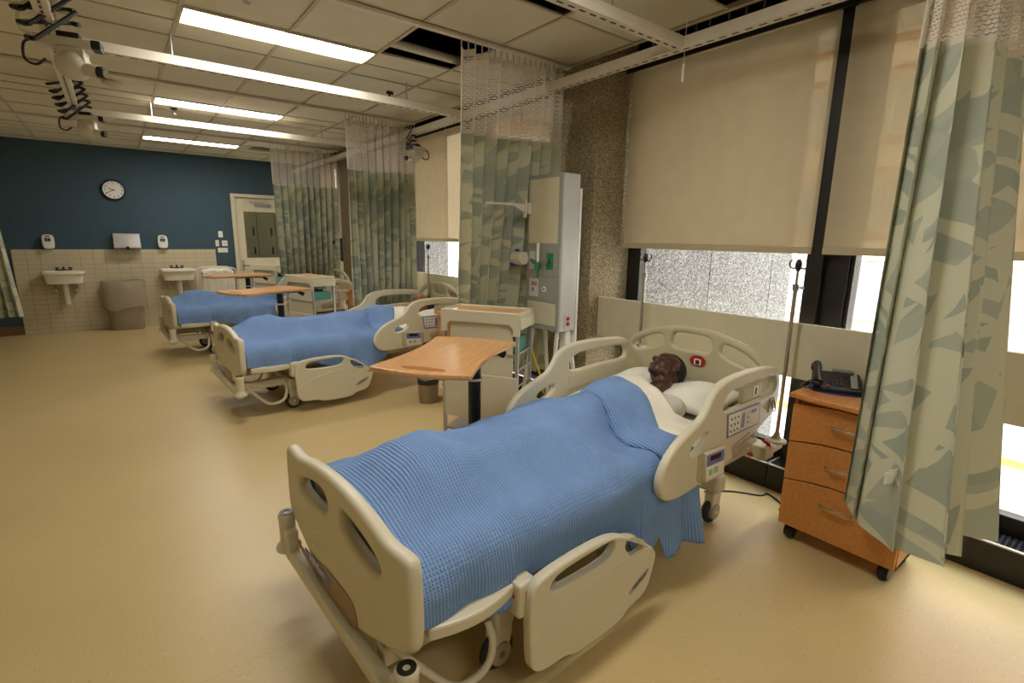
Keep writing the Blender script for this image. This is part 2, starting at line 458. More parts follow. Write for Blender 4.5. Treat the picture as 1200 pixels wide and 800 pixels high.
# door
door = empty('door_1', (DX0, YF, 0), 0, kind='structure')
MB().box(-.06, .0, -.03, .16, 0, DZ + .06).box(1.02, 1.08, -.03, .16, 0, DZ + .06).box(0, 1.02, -.03, .16, DZ, DZ + .06).obj('door_frame', CREAMP, door, bev=.004)
lf = MB().box(.005, .14, .02, .065, .01, DZ - .005).box(.76, 1.015, .02, .065, .01, DZ - .005).box(.14, .76, .02, .065, .01, 1.14).box(.14, .76, .02, .065, 1.99, DZ - .005)
lf = lf.obj('door_leaf', CREAMP, door, bev=.002)
MB().box(.14, .76, .038, .044, 1.14, 1.99).obj('door_pane', GLASS, lf)
hd = MB().box(.045, .085, .008, .02, .90, 1.10).obj('lock_plate', STEEL, lf, bev=.003)
MB().cyl((.065, .008, 1.0), (.065, -.04, 1.0), .009).cyl((.065, -.04, 1.0), (.18, -.04, .995), .009).obj('door_lever', CHROME, lf, smooth=True)
cl = MB().box(.34, .62, -.03, .02, 2.08, 2.14).obj('door_closer', STEEL, lf, bev=.006)
MB().box(.25, .5, -.03, -.018, 2.15, 2.165).obj('closer_arm', STEEL, lf)
# corridor behind the door with lockers
for nm_, bx_ in (('wall_corridor_far', (1.2, 3.6, 12.6, 12.7, 0, 2.8)), ('wall_corridor_left', (1.1, 1.2, YF + .15, 12.7, 0, 2.8)), ('wall_corridor_right', (3.6, 3.7, YF + .15, 12.7, 0, 2.8)),
                 ('ceiling_corridor', (1.1, 3.7, YF + .15, 12.7, 2.8, 2.9)), ('floor_corridor', (1.1, 3.7, YF + .15, 12.7, -.06, 0))):
    tag(MB().box(*bx_).obj(nm_, CREAMP), kind='structure')
for k in range(5):
    L = empty('tall_locker', (1.75 + k * .36, 12.3, 0), 0, ['leftmost', 'second from left', 'middle', 'fourth from left', 'rightmost'][k] + ' tall cream locker seen through the glass of the door', 'locker', 'lockers in the corridor behind the door')
    MB().box(.005, .355, 0, .29, 0, 2.2).obj('locker_body', PANEL, L, bev=.004)
    MB().box(.27, .30, -.02, 0, 1.55, 1.72).obj('pull', DGREY, L)
    MB().box(.27, .30, -.02, 0, 1.15, 1.3).obj('pull', DGREY, L)
cl_ = empty('corridor_fill_light', (2.3, 11.6, 2.8), 0, 'unseen ceiling light added to brighten the corridor beyond the door', 'light')  # fill lamp out of view, added to lift the dim corridor
MB().box(-.3, .3, -.1, .1, -.05, 0).obj('light_frame', GRID, cl_)
MB().box(-.28, .28, -.08, .08, -.055, -.05).obj('diffuser', emis('corridor fill', (255, 235, 200), 4), cl_)

# window wall: columns, sill wall, head
COLS = [(2.84, 3.35, 6.45), (7.95, 8.46, 4.7), (-2.45, -1.9, 6.4)]
for i, (y0, y1, xe) in enumerate(COLS):
    w = empty('wall_column' if i == 0 else 'wall_column', (XE, y0, 0), 0, kind='structure')
    MB().box(0, XW - XE, 0, y1 - y0, 0, 3.4).obj('aggregate_face', AGG, w)
    f = MB()
    x = XW - XE
    while x < xe - XE - .05:                       # outdoor fin of precast slabs with open joints
        x1 = min(x + 1.27, xe - XE)
        f.box(x + .006, x1 - .006, 0, y1 - y0, -2, 6); x = x1
    f.obj('precast_slab', AGGO, w)
    MB().box(XW - XE, xe - XE - .02, .012, y1 - y0 - .012, -2, 6).obj('slab_joint', DGREY, w)
bays = [(-1.9, 2.84, [(-.40, -.17), (1.17, 1.40)]), (3.35, 7.95, [(5.05, 5.25), (6.75, 6.95)]), (8.46, YF, [(9.5, 9.7)])]
tag(MB().box(XW, XW + .15, YB, -2.45, -1, 3.6).obj('wall_right', AGG), kind='structure')
nwin = 0
for bi, (y0, y1, mull) in enumerate(bays):
    tag(MB().box(XW, XW + .15, y0, y1, -1.0, .2).box(XW - .02, XW + .15, y0, y1, 2.9, 3.6).obj('wall_spandrel_%d' % (bi + 1), BLACK), kind='structure')
    edges = [y0] + [v for m_ in mull for v in m_] + [y1]
    for k in range(0, len(edges), 2):
        a0, a1 = edges[k], edges[k + 1]; nwin += 1
        w = empty('window_%d' % nwin, (XW, a0, .2), 0, kind='structure')
        L = a1 - a0; H = 2.7; e0 = .13 if k == 0 else .0; e1 = .13 if k == len(edges) - 2 else .0
        lft = .0 if k else .02
        fr = MB().box(0, .08, 0, L, 0, .06).box(0, .08, 0, L, H - .06, H)
        fr.box(0, .08, 0, .02 + (0.0 if k else .02), .06, H - .06).box(0, .08, L - .02 - (.11 if k == len(edges) - 2 else 0), L, .06, H - .06)
        fr.obj('window_frame', BLACK, w, bev=.003)
        MB().box(.035, .05, .02, L - .02, .06, H - .06).obj('window_pane', GLASS, w)
    for j, (a0, a1) in enumerate(mull):
        tag(MB().box(XW - .03, XW + .16, a0, a1, .2, 2.9).box(XW - .085, XW - .03, (a0 + a1) / 2 + .005, (a0 + a1) / 2 + .085, .2, 2.9).obj('trim_mullion_%d%d' % (bi + 1, j + 1), BLACK, bev=.004), kind='structure')
    # beige infill panel crossing the windows, in lengths with joints
    w = empty('trim_%d' % (bi + 1), (3.08, y0, 0), 0, kind='structure')
    y = y1
    while y > y0 + .01:
        ya = max(y - 1.53, y0)
        MB().box(0, .03, ya - y0 + .003, y - y0 - .003, .815, 1.14).obj('infill_panel', PANEL, w, bev=.002); y = ya
    MB().box(.03, XW - 3.08, .1, .13, .85, 1.1).box(.03, XW - 3.08, (y1 - y0) / 2, (y1 - y0) / 2 + .03, .85, 1.1).box(.03, XW - 3.08, y1 - y0 - .13, y1 - y0 - .1, .85, 1.1).obj('panel_bracket', BLACK, w)
    # convector covers along the floor
    y = y1; kc = 0
    while y > y0 + .01:
        ya = max(y - 1.42, y0); kc += 1
        h = empty('convector_cover', (3.24, ya, 0), 0, ['first', 'second', 'third', 'fourth', 'fifth'][kc - 1] + ' length from the left of ' + ['black convector cover beside the nearest bed', 'black convector cover in the middle bay', 'black convector cover by the blue wall'][bi], 'heater', 'convector covers bay %s' % ['one', 'two', 'three'][bi])
        Lh = y - ya
        MB().box(0, .012, .003, Lh - .003, 0, .165).box(.012, XW - 3.24, .003, Lh - .003, 0, .15).obj('housing', BLACK, h, bev=.002)
        g = MB(); n = int(Lh / .022)
        for q in range(n):
            yy = .012 + q * .022
            g.box(.022, XW - 3.255, yy, yy + .009, .152, .166)
        for q in range(7): g.box(.022 + q * .02, .025 + q * .02, .01, Lh - .01, .153, .169)
        g.obj('grille', mat('grille steel', (70, 74, 86), 0.35, metal=.5) if 'grille steel' not in bpy.data.materials else bpy.data.materials['grille steel'], h, kind='stuff')
        MB().box(0, .02, .003, Lh - .003, .165, .172).box(.02, XW - 3.24, .0, .008, .15, .17).obj('edge_strip', ALU, h)
        y = ya
    # blinds
    edges2 = [y0 + .01] + [v for m_ in mull for v in ((m_[0] + m_[1]) / 2 - .03 + .045, (m_[0] + m_[1]) / 2 + .03 + .045)] + [y1 - .02]
    for k in range(0, len(edges2), 2):
        a0, a1 = edges2[k], edges2[k + 1]
        nm = {(0, 2): 'roller blind in the widest view, over the window behind the nearest bed', (0, 0): 'roller blind right of the black mullion, half behind the near curtain', (1, 0): 'roller blind between the nearest curtains of the middle bay', (1, 2): 'middle bay roller blind partly behind the second curtain', (1, 4): 'roller blind seen as a strip between the second and third curtains', (2, 0): 'far roller blind behind the third curtain', (2, 2): 'last roller blind next to the blue wall'}
        lab = 'cream ' + nm.get((bi, k), 'roller blind')
        if bi == 0: lab = 'cream ' + ['roller blind at the right edge of the view', 'roller blind right of the black mullion, crossed by the near curtain', 'roller blind pulled down behind the head of the nearest bed'][k // 2]
        bl = empty('roller_blind', (3.33, a0, 1.53), 0, lab, 'blind')
        L = a1 - a0
        bm = bmesh.new(); n = 24
        cols_ = []
        for q in range(n + 1):
            yy = L * q / n; dx = .003 * math.sin(q * 1.7)
            cols_.append([bm.verts.new((dx * (1 - z / 1.33), yy, z)) for z in (.04, .5, 1.0, 1.33)])
        for A, B in zip(cols_, cols_[1:]):
            for z in range(3): bm.faces.new((A[z], B[z], B[z + 1], A[z + 1]))
        finish(bm, 'blind_cloth', BLIND, bl, smooth=True)
        MB().box(-.008, .008, 0, L, 0, .042).obj('hem_bar', BHEM, bl, bev=.004)
        MB().cyl((.03, .01, 1.36), (.03, L - .01, 1.36), .032).obj('roller', BHEM, bl, smooth=True)
    tag(MB().box(3.27, 3.29, y0, y1, 2.85, 2.93).box(3.29, XW, y0, y1, 2.91, 2.93).obj('trim_header_%d' % (bi + 1), BLACK), kind='structure')
# ceiling pocket and plenum
tag(MB().box(XL, XW + .15, YB, YF + .1, 3.4, 3.45).obj('ceiling_slab', DARK), kind='structure')
tag(MB().box(XE + .0, XE + .012, YB, 2.84, 2.91, 3.1).box(XE, XE + .012, 3.35, 7.95, 2.91, 3.1).box(XE + .012, XW, YB, 2.84, 3.08, 3.1).box(XE + .012, XW, 3.35, 7.95, 3.08, 3.1).box(XE + .012, XW, 8.46, YF, 3.08, 3.1).obj('trim_pocket', DARK), kind='structure')
pk = MB()
for q in range(26):
    yy = -.2 + q * .115 + random.uniform(-.02, .02)
    pk.box(3.2, 3.205, yy, yy + .012, 2.96, 2.96 + random.choice((.02, .035, .05)))
tag(pk.obj('trim_pocket_brackets', mat('bracket grey', (120, 116, 106), .6)), kind='structure')  # small grey brackets inside the dark pocket
# ceiling tiles and grid
ceil = empty('ceiling', (0, 0, ZC), 0, kind='structure')
xl = [-2.6, -1.98, -1.37, -.76, -.15, .46, 1.07, 1.68, 2.295, XE]
bay = [.06, .69, .99, 1.31, 1.99, 2.62]
protos = {}
holes = []
rows = []
for k in range(-3, 4):
    t = .52 + 2.62 * k
    for p, q in zip(bay, bay[1:]):
        if t + q > YB and t + p < YF: rows.append((max(t + p, YB), min(t + q, YF), k, p))
LX = []
for (ya, yb, k, p) in rows:
    for xa, xb in zip(xl, xl[1:]):
        if p == .69 and .45 < xa < 1.1: LX.append((ya, yb, k)); continue
        if k == 1 and p == .06 and abs(xa - 1.68) < .01: holes.append((xa, xb, ya, yb)); continue
        if k == 0 and p == 1.31 and abs(xa - 1.68) < .01: holes.append((xa, xb, ya, yb)); continue
        if k == 0 and p == .99 and xa > 2.2: holes.append((xa, xb, ya, yb)); continue
        key = (round(xb - xa, 3), round(yb - ya, 3))
        if key not in protos:
            o = MB().box(.008, key[0] - .008, .008, key[1] - .008, .002, .018).obj('ceiling_tile', CTILE, ceil, bev=.003, seg=1); protos[key] = o
        else:
            o = protos[key].copy(); COL.objects.link(o)
        o.location = (xa, ya, random.uniform(0, .0015))
g = MB()
for x in xl: g.box(x - .012, x + .012, YB, YF, -.004, .004)
for (ya, yb, k, p) in rows: g.box(XL, XE, ya - .01, ya + .01, -.003, .005)
g.box(XE - .03, XE, YB, YF, -.01, .02)
g.obj('grid_strip', GRID, ceil)
# closed panel over the slim gap row above each track, between tile rows
tr = MB()
for k in range(-1, 4):
    t = .52 + 2.62 * k
    tr.box(XL, XE, t - .005, t + .065, 0.0, .02)
tr.obj('ceiling_strip', CTILE, ceil)
for k in range(-1, 4):
    t = .52 + 2.62 * k
    lb = ['curtain track behind the viewer', 'ceiling curtain track over the near right curtain', 'ceiling curtain track of the curtain beside the nearest bed', 'ceiling curtain track of the second curtain', 'ceiling curtain track of the far curtain'][k + 1]
    if k >= 0:
        o = MB().box(-1.4, XE - .02, t - .02, t + .02, ZC - .028, ZC - .006).obj('curtain_track', RAILM, bev=.003)
        tag(o, 'white ' + lb, 'track')
# things in the plenum
tag(MB().box(2.2, 2.9, .8, 2.1, 3.02, 3.32).obj('air_duct', DUCT, bev=.02), 'brown duct seen through the open ceiling tile above the near window', 'duct')
tag(MB().cyl((1.2, 3.74, 2.98), (2.7, 3.78, 2.97), .032).obj('insulated_pipe', RAILM, smooth=True), 'pale insulated pipe visible inside the open ceiling tile left of the tall curtain', 'pipe')

# ceiling lights
DIFF = emis('fluorescent diffuser', (255, 250, 240), LAMP)
def clight(y, lab):
    l = empty('ceiling_light', (.46, y, ZC), 0, lab, 'light', 'fluorescent ceiling lights')
    MB().box(0, 1.22, .0, .012, -.01, .08).box(0, 1.22, .288, .30, -.01, .08).box(0, .014, .012, .288, -.01, .08).box(1.206, 1.22, .012, .288, -.01, .08).box(0, 1.22, 0, .30, .07, .08).obj('light_frame', GRID, l)
    MB().box(.02, 1.2, .045, .282, -.006, -.002).obj('diffuser', DIFF, l)
    MB().box(.014, 1.206, .012, .045, -.004, .0).obj('side_lip', CTILE, l)
ys = sorted(set(round(ya, 3) for ya, yb, k in LX))
names = {0.52 + 2.62 * 1: 'nearest long ceiling light in view, glowing white', .52 + 2.62 * 2: 'middle of the three ceiling lights in view, glowing white', .52 + 2.62 * 3: 'farthest ceiling light, nearest the blue wall, glowing white'}
for y in ys:
    lab = 'long ceiling light behind the viewpoint'
    for k_, v_ in names.items():
        if abs(y - k_ - .69) < .05: lab = v_
    if abs(y - .52 - .69) < .05: lab = 'long ceiling light above the viewpoint'
    clight(y, lab)

# ================================================================== RAILS
def strut(name, p0, p1, lab, cat='rail'):
    p0, p1 = Vector(p0), Vector(p1); d = p1 - p0; L = d.length
    r = empty(name, p0, math.atan2(d.y, d.x), lab, cat)
    MB().box(0, L, -.035, .035, 0, .06).obj('channel', RAILM, r, bev=.003)
    s_ = MB(); n = int(L / .075)
    for i in range(n): s_.box(.02 + i * .075, .06 + i * .075, -.0365, -.034, .008, .016)
    for i in range(n): s_.box(.02 + i * .075, .06 + i * .075, -.006, .006, -.0015, .001)
    s_.obj('slots', BLK, r, kind='stuff')
    rods = [x for x in (L * .2, L * .8)]
    for x in rods:
        MB().cyl((x, 0, .058), (x, 0, ZC - p0.z), .006, n=8).obj('hanger_rod', ALU, r)
    return r
RZ = 2.70
strut('ceiling_rail', (2.78, -1.0, RZ), (2.78, 10.4, RZ), 'long white slotted rail hung along the windows')
strut('ceiling_rail', (-.17, 0, RZ), (-.17, 7.6, RZ), 'white slotted rail along the left side carrying the ceiling cameras')
strut('ceiling_rail', (2.742, 2.0, RZ), (-.132, 2.0, RZ), 'white slotted cross rail nearest the viewer, meeting the window rail at the top')
strut('ceiling_rail', (2.742, 4.37, RZ), (-.132, 4.37, RZ), 'white slotted cross rail passing in front of the middle ceiling light')
strut('ceiling_rail', (2.742, 6.72, RZ), (-.132, 6.72, RZ), 'white slotted cross rail nearest the blue wall')

# ================================================================== CURTAINS
def curtain(name, top, bot, folds, amp, lab, seed, zf=2.32, zm=2.83, gather=1.5, hooks=True, tags=False):
    """top: polyline (x, y) on the track; bot: polyline (x, y, z) at the hem"""
    rnd = random.Random(seed)
    r = empty(name, (top[0][0], top[0][1], 0), 0, lab, 'curtain')
    ox, oy = top[0][0], top[0][1]
    nU = folds * 12; nV = 22
    T = smoothcurve([Vector((p[0], p[1], 0)) for p in top], 12); B = smoothcurve([Vector(p) for p in bot], 12)
    def at(C, t):
        f = t * (len(C) - 1); i = min(int(f), len(C) - 2); return C[i].lerp(C[i + 1], f - i)
    ph = [rnd.uniform(-.5, .5) for _ in range(folds + 2)]; am = [rnd.uniform(.55, 1.25) for _ in range(folds + 2)]
    def shape(t, v):
        k = t * folds; i = int(k); f = k - i
        A = am[i] * (1 - f) + am[i + 1] * f; P = ph[i] * (1 - f) + ph[i + 1] * f
        sn = math.sin(2 * math.pi * k + P * (0.6 + v)); sn = math.copysign(abs(sn) ** .75, sn)
        return A * sn, A * math.sin(4 * math.pi * k + 2 * P) * .22
    def build(za_of, zb_of, va, vb, nv, nm, m_, uvs=1.0):
        bm = bmesh.new(); uvl = bm.loops.layers.uv.new('UVMap'); G = []
        for i in range(nU + 1):
            t = i / nU; row = []
            pt = at(T, t); pb = at(B, t); d = (at(T, min(1, t + .01)) - at(T, max(0, t - .01))).normalized(); nrm = Vector((-d.y, d.x, 0))
            for j in range(nv + 1):
                v = va + (vb - va) * j / nv           # 0 at mesh top, 1 at hem
                zt = zm + (pb.z - zm) * v
                base = Vector((pt.x + (pb.x - pt.x) * v ** 1.3, pt.y + (pb.y - pt.y) * v ** 1.3, zt))
                sx, sy = shape(t, v); k_ = amp * (.55 + .6 * v)
                base += nrm * sx * k_ * 1.5 + d * sy * k_ * 1.3
                row.append((bm.verts.new(base - Vector((ox, oy, 0))), t, v))
            G.append(row)
        Lw = sum((T[i + 1] - T[i]).length for i in range(len(T) - 1)) * gather
        for A, B_ in zip(G, G[1:]):
            for j in range(nv):
                f = bm.faces.new((A[j][0], B_[j][0], B_[j + 1][0], A[j + 1][0]))
                for lp, q in zip(f.loops, (A[j], B_[j], B_[j + 1], A[j + 1])): lp[uvl].uv = (q[1] * Lw, (1 - q[2]) * 2.45)
        return finish(bm, nm, m_, r, smooth=True, auto=False)
    zh = sum(p[2] for p in bot) / len(bot)
    vf = (zm - zf) / (zm - zh)
    build(None, None, 0, .018, 1, 'top_tape', CHEM)
    build(None, None, .018, vf - .006, 6, 'netting', NET)
    build(None, None, vf - .006, vf + .004, 1, 'seam_tape', CHEM)
    build(None, None, vf + .004, 1.0, nV, 'curtain_cloth', CURT)
    # edge tapes down the net at both sides
    for tt in (.004, .996):
        pt = at(T, tt); pb = at(B, tt)
        p0 = Vector((pt.x, pt.y, zm)); v = vf; p1 = Vector((pt.x + (pb.x - pt.x) * v ** 1.3, pt.y + (pb.y - pt.y) * v ** 1.3, zm + (zh - zm) * v))
        off = Vector((ox, oy, 0))
        MB().tube([p0 - off, p1 - off], .008, n=6).obj('edge_tape', CHEM, r)
    if hooks:
        k = folds * 2; h0 = None
        for i in range(k + 1):
            t = min(1, i / k); pt = at(T, t)
            if h0 is None: h0 = MB().box(-.004, .004, -.004, .004, zm - .01, ZC - .026).obj('hook', ALU, r); o = h0
            else: o = h0.copy(); COL.objects.link(o)
            o.location = (pt.x - ox, pt.y - oy, 0)
    return r
curtain('privacy_curtain', [(2.47, .72), (2.50, .66), (2.58, .60), (2.72, .58), (2.90, .545)],
        [(2.58, .765, .43), (2.42, .665, .42), (2.30, .50, .42), (2.36, .40, .42), (2.52, .38, .42), (2.77, .32, .42)], 5, .042,
        'sage leaf-print privacy curtain with net top hanging over the wooden bedside cabinet', 3, gather=3.2)

curtain('privacy_curtain', [(1.965, 3.14), (2.3, 3.15), (2.6, 3.13), (2.87, 3.14)],
        [(2.21, 3.60, .42), (2.38, 3.56, .42), (2.66, 3.48, .42), (3.03, 3.43, .42)], 9, .058,
        'sage leaf-print privacy curtain with net top behind the grey medical panel', 5)
curtain('privacy_curtain', [(2.13, 5.78), (2.4, 5.79), (2.7, 5.77), (2.95, 5.78)],
        [(2.19, 5.93, .42), (2.45, 5.94, .42), (2.7, 5.93, .42), (3.0, 5.92, .42)], 10, .058,
        'sage leaf-print privacy curtain with net top behind the middle bed', 8)
curtain('privacy_curtain', [(1.95, 8.4), (2.3, 8.41), (2.6, 8.39), (2.93, 8.4)],
        [(2.08, 8.84, .42), (2.4, 8.86, .42), (2.7, 8.86, .42), (3.02, 8.84, .42)], 10, .058,
        'farthest sage leaf-print privacy curtain, hanging in front of the door', 11)
curtain('privacy_curtain', [(-1.95, 9.62), (-1.7, 9.6), (-1.45, 9.62), (-1.26, 9.6)],
        [(-1.9, 9.6, .42), (-1.6, 9.6, .42), (-1.35, 9.6, .42), (-1.12, 9.6, .42)], 7, .035,
        'sage leaf-print curtain at the left edge beside the sinks', 14)
tg = MB().box(-.018, .018, -.002, .002, -.05, 0).box(-.004, .03, -.004, -.002, -.02, .012)
tg = tg.obj('care_tag', WHITE); tg.location = (2.31, .55, .72); tg.rotation_euler = (.1, -.15, -.6)
_c = [o for o in bpy.data.objects if o.get('label', '').startswith('sage leaf-print privacy curtain with net top hanging')][0]
tg.parent = _c; tg.location = Vector(tg.location) - Vector(_c.location)

# ================================================================== BED
def profile_h(X, Y, seed=0):
    """height of the covered body above the floor"""
    def g(c_, s, x): return math.exp(-((x - c_) / s) ** 2)
    mt = .632 + .02 * max(0, min(1, (X - 1.2) / .9))
    A = lerp([(0, .07), (.12, .115), (.25, .175), (.38, .185), (.50, .14), (.65, .125), (.85, .13), (1.1, .155), (1.35, .165), (1.55, .165), (1.8, .14)], X)
    w = lerp([(0, .30), (.3, .24), (.6, .25), (1.0, .28), (1.3, .13), (1.8, .36)], X)
    two = .012 * g(.75, .35, X) * (g(.12, .06, Y) + g(-.12, .06, Y))
    return mt + A * math.exp(-abs(Y / w) ** 3.2) + two
def blanket_obj(seed, name='thermal_blanket'):
    rnd = random.Random(seed)
    x0, x1 = .035, 1.50
    hem_n = [(.0, .475), (.10, .455), (.2, .41), (.27, .385), (.36, .36), (.42, .40), (.48, .43), (.8, .42), (1.05, .36), (1.13, .13), (1.24, .30), (1.29, .165), (1.35, .215), (1.45, .20), (1.58, .18), (1.64, .32), (1.7, .45)]
    if seed != 1: hem_n = [(0, .47), (.3, .44), (.55, .45), (.7, .40), (.85, .32), (1.0, .28), (1.15, .29), (1.3, .40), (1.45, .52), (1.7, .60)]
    hem_f = [(0, .44), (.4, .40), (.8, .43), (1.2, .38), (1.7, .46)]
    nx, ny = 190, 40; nd = 16
    bm = bmesh.new(); uvl = bm.loops.layers.uv.new('UVMap'); G = []
    HY = .455
    for i in range(nx + 1):
        u = i / nx; row = []
        # v from near hem (-) over the top to the far hem
        def end(s): # s: -1 near .. +1 far ; slanted top edge
            return lerp([(-1.4, 1.62), (-1, 1.54), (-.6, 1.50), (-.2, 1.60), (.3, 1.70), (.7, 1.58), (1, 1.38), (1.4, 1.30)], s)
        seq = [('n', j / nd) for j in range(nd)] + [('t', j / ny) for j in range(ny + 1)] + [('f', 1 - j / nd) for j in range(nd)][::1]
        seq = [('n', 1 - j / nd) for j in range(nd)] + [('t', j / ny) for j in range(ny + 1)] + [('f', (j + 1) / nd) for j in range(nd)]
        for kx, (sd, w) in enumerate(seq):
            if sd == 't':
                s = -1 + 2 * w; X = x0 + (end(s) - x0) * u; Y = s * HY
                z = profile_h(X, Y, seed) + .012
                ed = min(1, (1 - abs(s)) / .16); z -= .05 * (1 - ed) ** 2
                z += .010 * noise.noise(Vector((X * 4, Y * 5, seed))) + .005 * noise.noise(Vector((X * 13, Y * 9, seed + 4)))
                # diagonal folds that run from the torso to the sides
                z += .013 * math.sin((X - 1.1) * 20 + Y * 11) * math.exp(-((X - 1.08) / .22) ** 2) * min(1, abs(Y) * 3.2)
                z += .012 * math.exp(-((Y + .16 - .10 * (X - .3)) / .018) ** 2) * math.exp(-((X - .55) / .25) ** 2)
                z += .010 * math.exp(-((Y - .22 + .15 * (X - .3)) / .022) ** 2) * math.exp(-((X - .45) / .22) ** 2)
                arc = s * HY
            else:
                sg = -1 if sd == 'n' else 1
                s = sg * (1 + .4 * w); X = x0 + (end(s) - x0) * u
                zt = profile_h(X, sg * HY, seed) + .012 - .05
                hz = lerp(hem_n if sd == 'n' else hem_f, X)
                z = zt + (hz - zt) * w
                bul = .018 * math.sin(min(1, w * 2.2) * math.pi / 2)
                rip = math.sin(X * 17 + seed) * .012 + math.sin(X * 41 + seed * 2) * .005
                cape = (math.exp(-((X - 1.42) / .17) ** 2) if seed == 1 else math.exp(-((X - 1.0) / .25) ** 2)) if sd == 'n' else 0
                inside = 1.0 if (sd == 'n' and .40 < X < 1.12) else 0.0
                Y = sg * (HY + bul * (1 - .9 * inside * w) + rip * w * (1 - .8 * inside) + cape * w * (.075 + .035 * math.sin(X * 30)))
                arc = sg * (HY + abs(hz - zt) * w)
            row.append((bm.verts.new((X, Y, z)), X, arc))
        G.append(row)
    for A, B in zip(G, G[1:]):
        for j in range(len(A) - 1):
            f = bm.faces.new((A[j][0], B[j][0], B[j + 1][0], A[j + 1][0]))
            for lp, q in zip(f.loops, (A[j], B[j], B[j + 1], A[j + 1])): lp[uvl].uv = (q[1], q[2])
    # turned-back band along the top edge: a thicker double layer
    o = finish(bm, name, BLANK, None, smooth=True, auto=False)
    sm = o.modifiers.new('thick', 'SOLIDIFY'); sm.thickness = .006; sm.offset = 1
    return o
def fold_band(seed):
    """the turned-down double edge of the blanket, wrinkled"""
    bm = bmesh.new(); uvl = bm.loops.layers.uv.new('UVMap'); G = []
    for i in range(61):
        s = -1 + 2 * i / 60 if True else 0
        ex = lerp([(-1, 1.545), (-.6, 1.505), (-.2, 1.605), (.3, 1.705), (.7, 1.585), (1, 1.385)], s)
        wd = .27 + .07 * math.sin(s * 2.6 + 1)
        row = []
        for j in range(13):
            v = j / 12; X = ex + .012 - wd * v * (1 + .25 * s * s)
            Y = s * .462 * (1.0)
            z = profile_h(X, Y, seed) + .026 + .018 * math.sin(v ** 1.6 * math.pi) + .007 * math.sin(v * 13 + s * 2.5) * (1 - v) + .008 * noise.noise(Vector((X * 9, Y * 4, 2)))
            ed = min(1, (1 - abs(s)) / .16); z -= .05 * (1 - ed) ** 2
            if v > .85: z -= .010 * (v - .85) / .15
            if j == 0: z -= .012
            row.append((bm.verts.new((X, Y, z)), X, s * .46))
        G.append(row)
    for A, B in zip(G, G[1:]):
        for j in range(12):
            f = bm.faces.new((A[j][0], B[j][0], B[j + 1][0], A[j + 1][0]))
            for lp, q in zip(f.loops, (A[j], B[j], B[j + 1], A[j + 1])): lp[uvl].uv = (q[1] * 1.0, q[2])
    o = finish(bm, 'turned_edge', BLANK, None, smooth=True, auto=False)
    sm = o.modifiers.new('thick', 'SOLIDIFY'); sm.thickness = .008; sm.offset = 1
    return o
def sheet_obj(seed):
    """white top sheet showing beyond the blanket"""
    bm = bmesh.new(); G = []
    for i in range(61):
        s = -1 + 2 * i / 60
        ex = lerp([(-1, 1.54), (-.6, 1.50), (-.2, 1.60), (.3, 1.70), (.7, 1.62), (1, 1.46)], s)
        row = []
        for j in range(15):
            v = j / 14; X = ex - .07 + v * (.25 + .03 * math.sin(s * 4))
            Y = s * .458
            z = profile_h(min(X, 1.78), Y, seed) + .012 + .010 * noise.noise(Vector((X * 7, Y * 6, 5))) + .004 * math.sin(v * 18 + s * 6)
            z -= .05 * (1 - min(1, (1 - abs(s)) / .16)) ** 2
            row.append(bm.verts.new((X, Y, z)))
        G.append(row)
    for A, B in zip(G, G[1:]):
        for j in range(14): bm.faces.new((A[j], B[j], B[j + 1], A[j + 1]))
    o = finish(bm, 'top_sheet', SHEET, None, smooth=True, auto=False)
    sm = o.modifiers.new('thick', 'SOLIDIFY'); sm.thickness = .004; sm.offset = 1
    return o
def pillow_obj():
    bm = bmesh.new(); n = 36; m_ = 24; top = []; bot = []
    for i in range(n + 1):
        A = []; B = []
        for j in range(m_ + 1):
            u = -1 + 2 * i / n; v = -1 + 2 * j / m_
            pinch = 1 - .07 * (1 - abs(u)) ** 1 * abs(v) ** 4
            px = v * .21 * (1 - .05 * (1 - u * u)); py = u * .40 * (1 - .06 * (1 - v * v))
            e = max(0, (1 - abs(u) ** 2.6)) ** .55 * max(0, (1 - abs(v) ** 2.4)) ** .55
            dent = math.exp(-((py) / .13) ** 2) * .055
            h = .085 * e + .006 * noise.noise(Vector((px * 12, py * 9, 0)))
            top_z = h - dent * e
            A.append(bm.verts.new((px, py, top_z))); B.append(bm.verts.new((px, py, -.055 * e)) if 0 < i < n and 0 < j < m_ else A[-1])
        top.append(A); bot.append(B)
    for i in range(n):
        for j in range(m_):
            bm.faces.new((top[i][j], top[i + 1][j], top[i + 1][j + 1], top[i][j + 1]))
            q = (bot[i][j + 1], bot[i + 1][j + 1], bot[i + 1][j], bot[i][j])
            if len(set(q)) > 2:
                try: bm.faces.new(list(dict.fromkeys(q)))
                except ValueError: pass
    return finish(bm, 'pillow', PILLOW, None, smooth=True, auto=False)

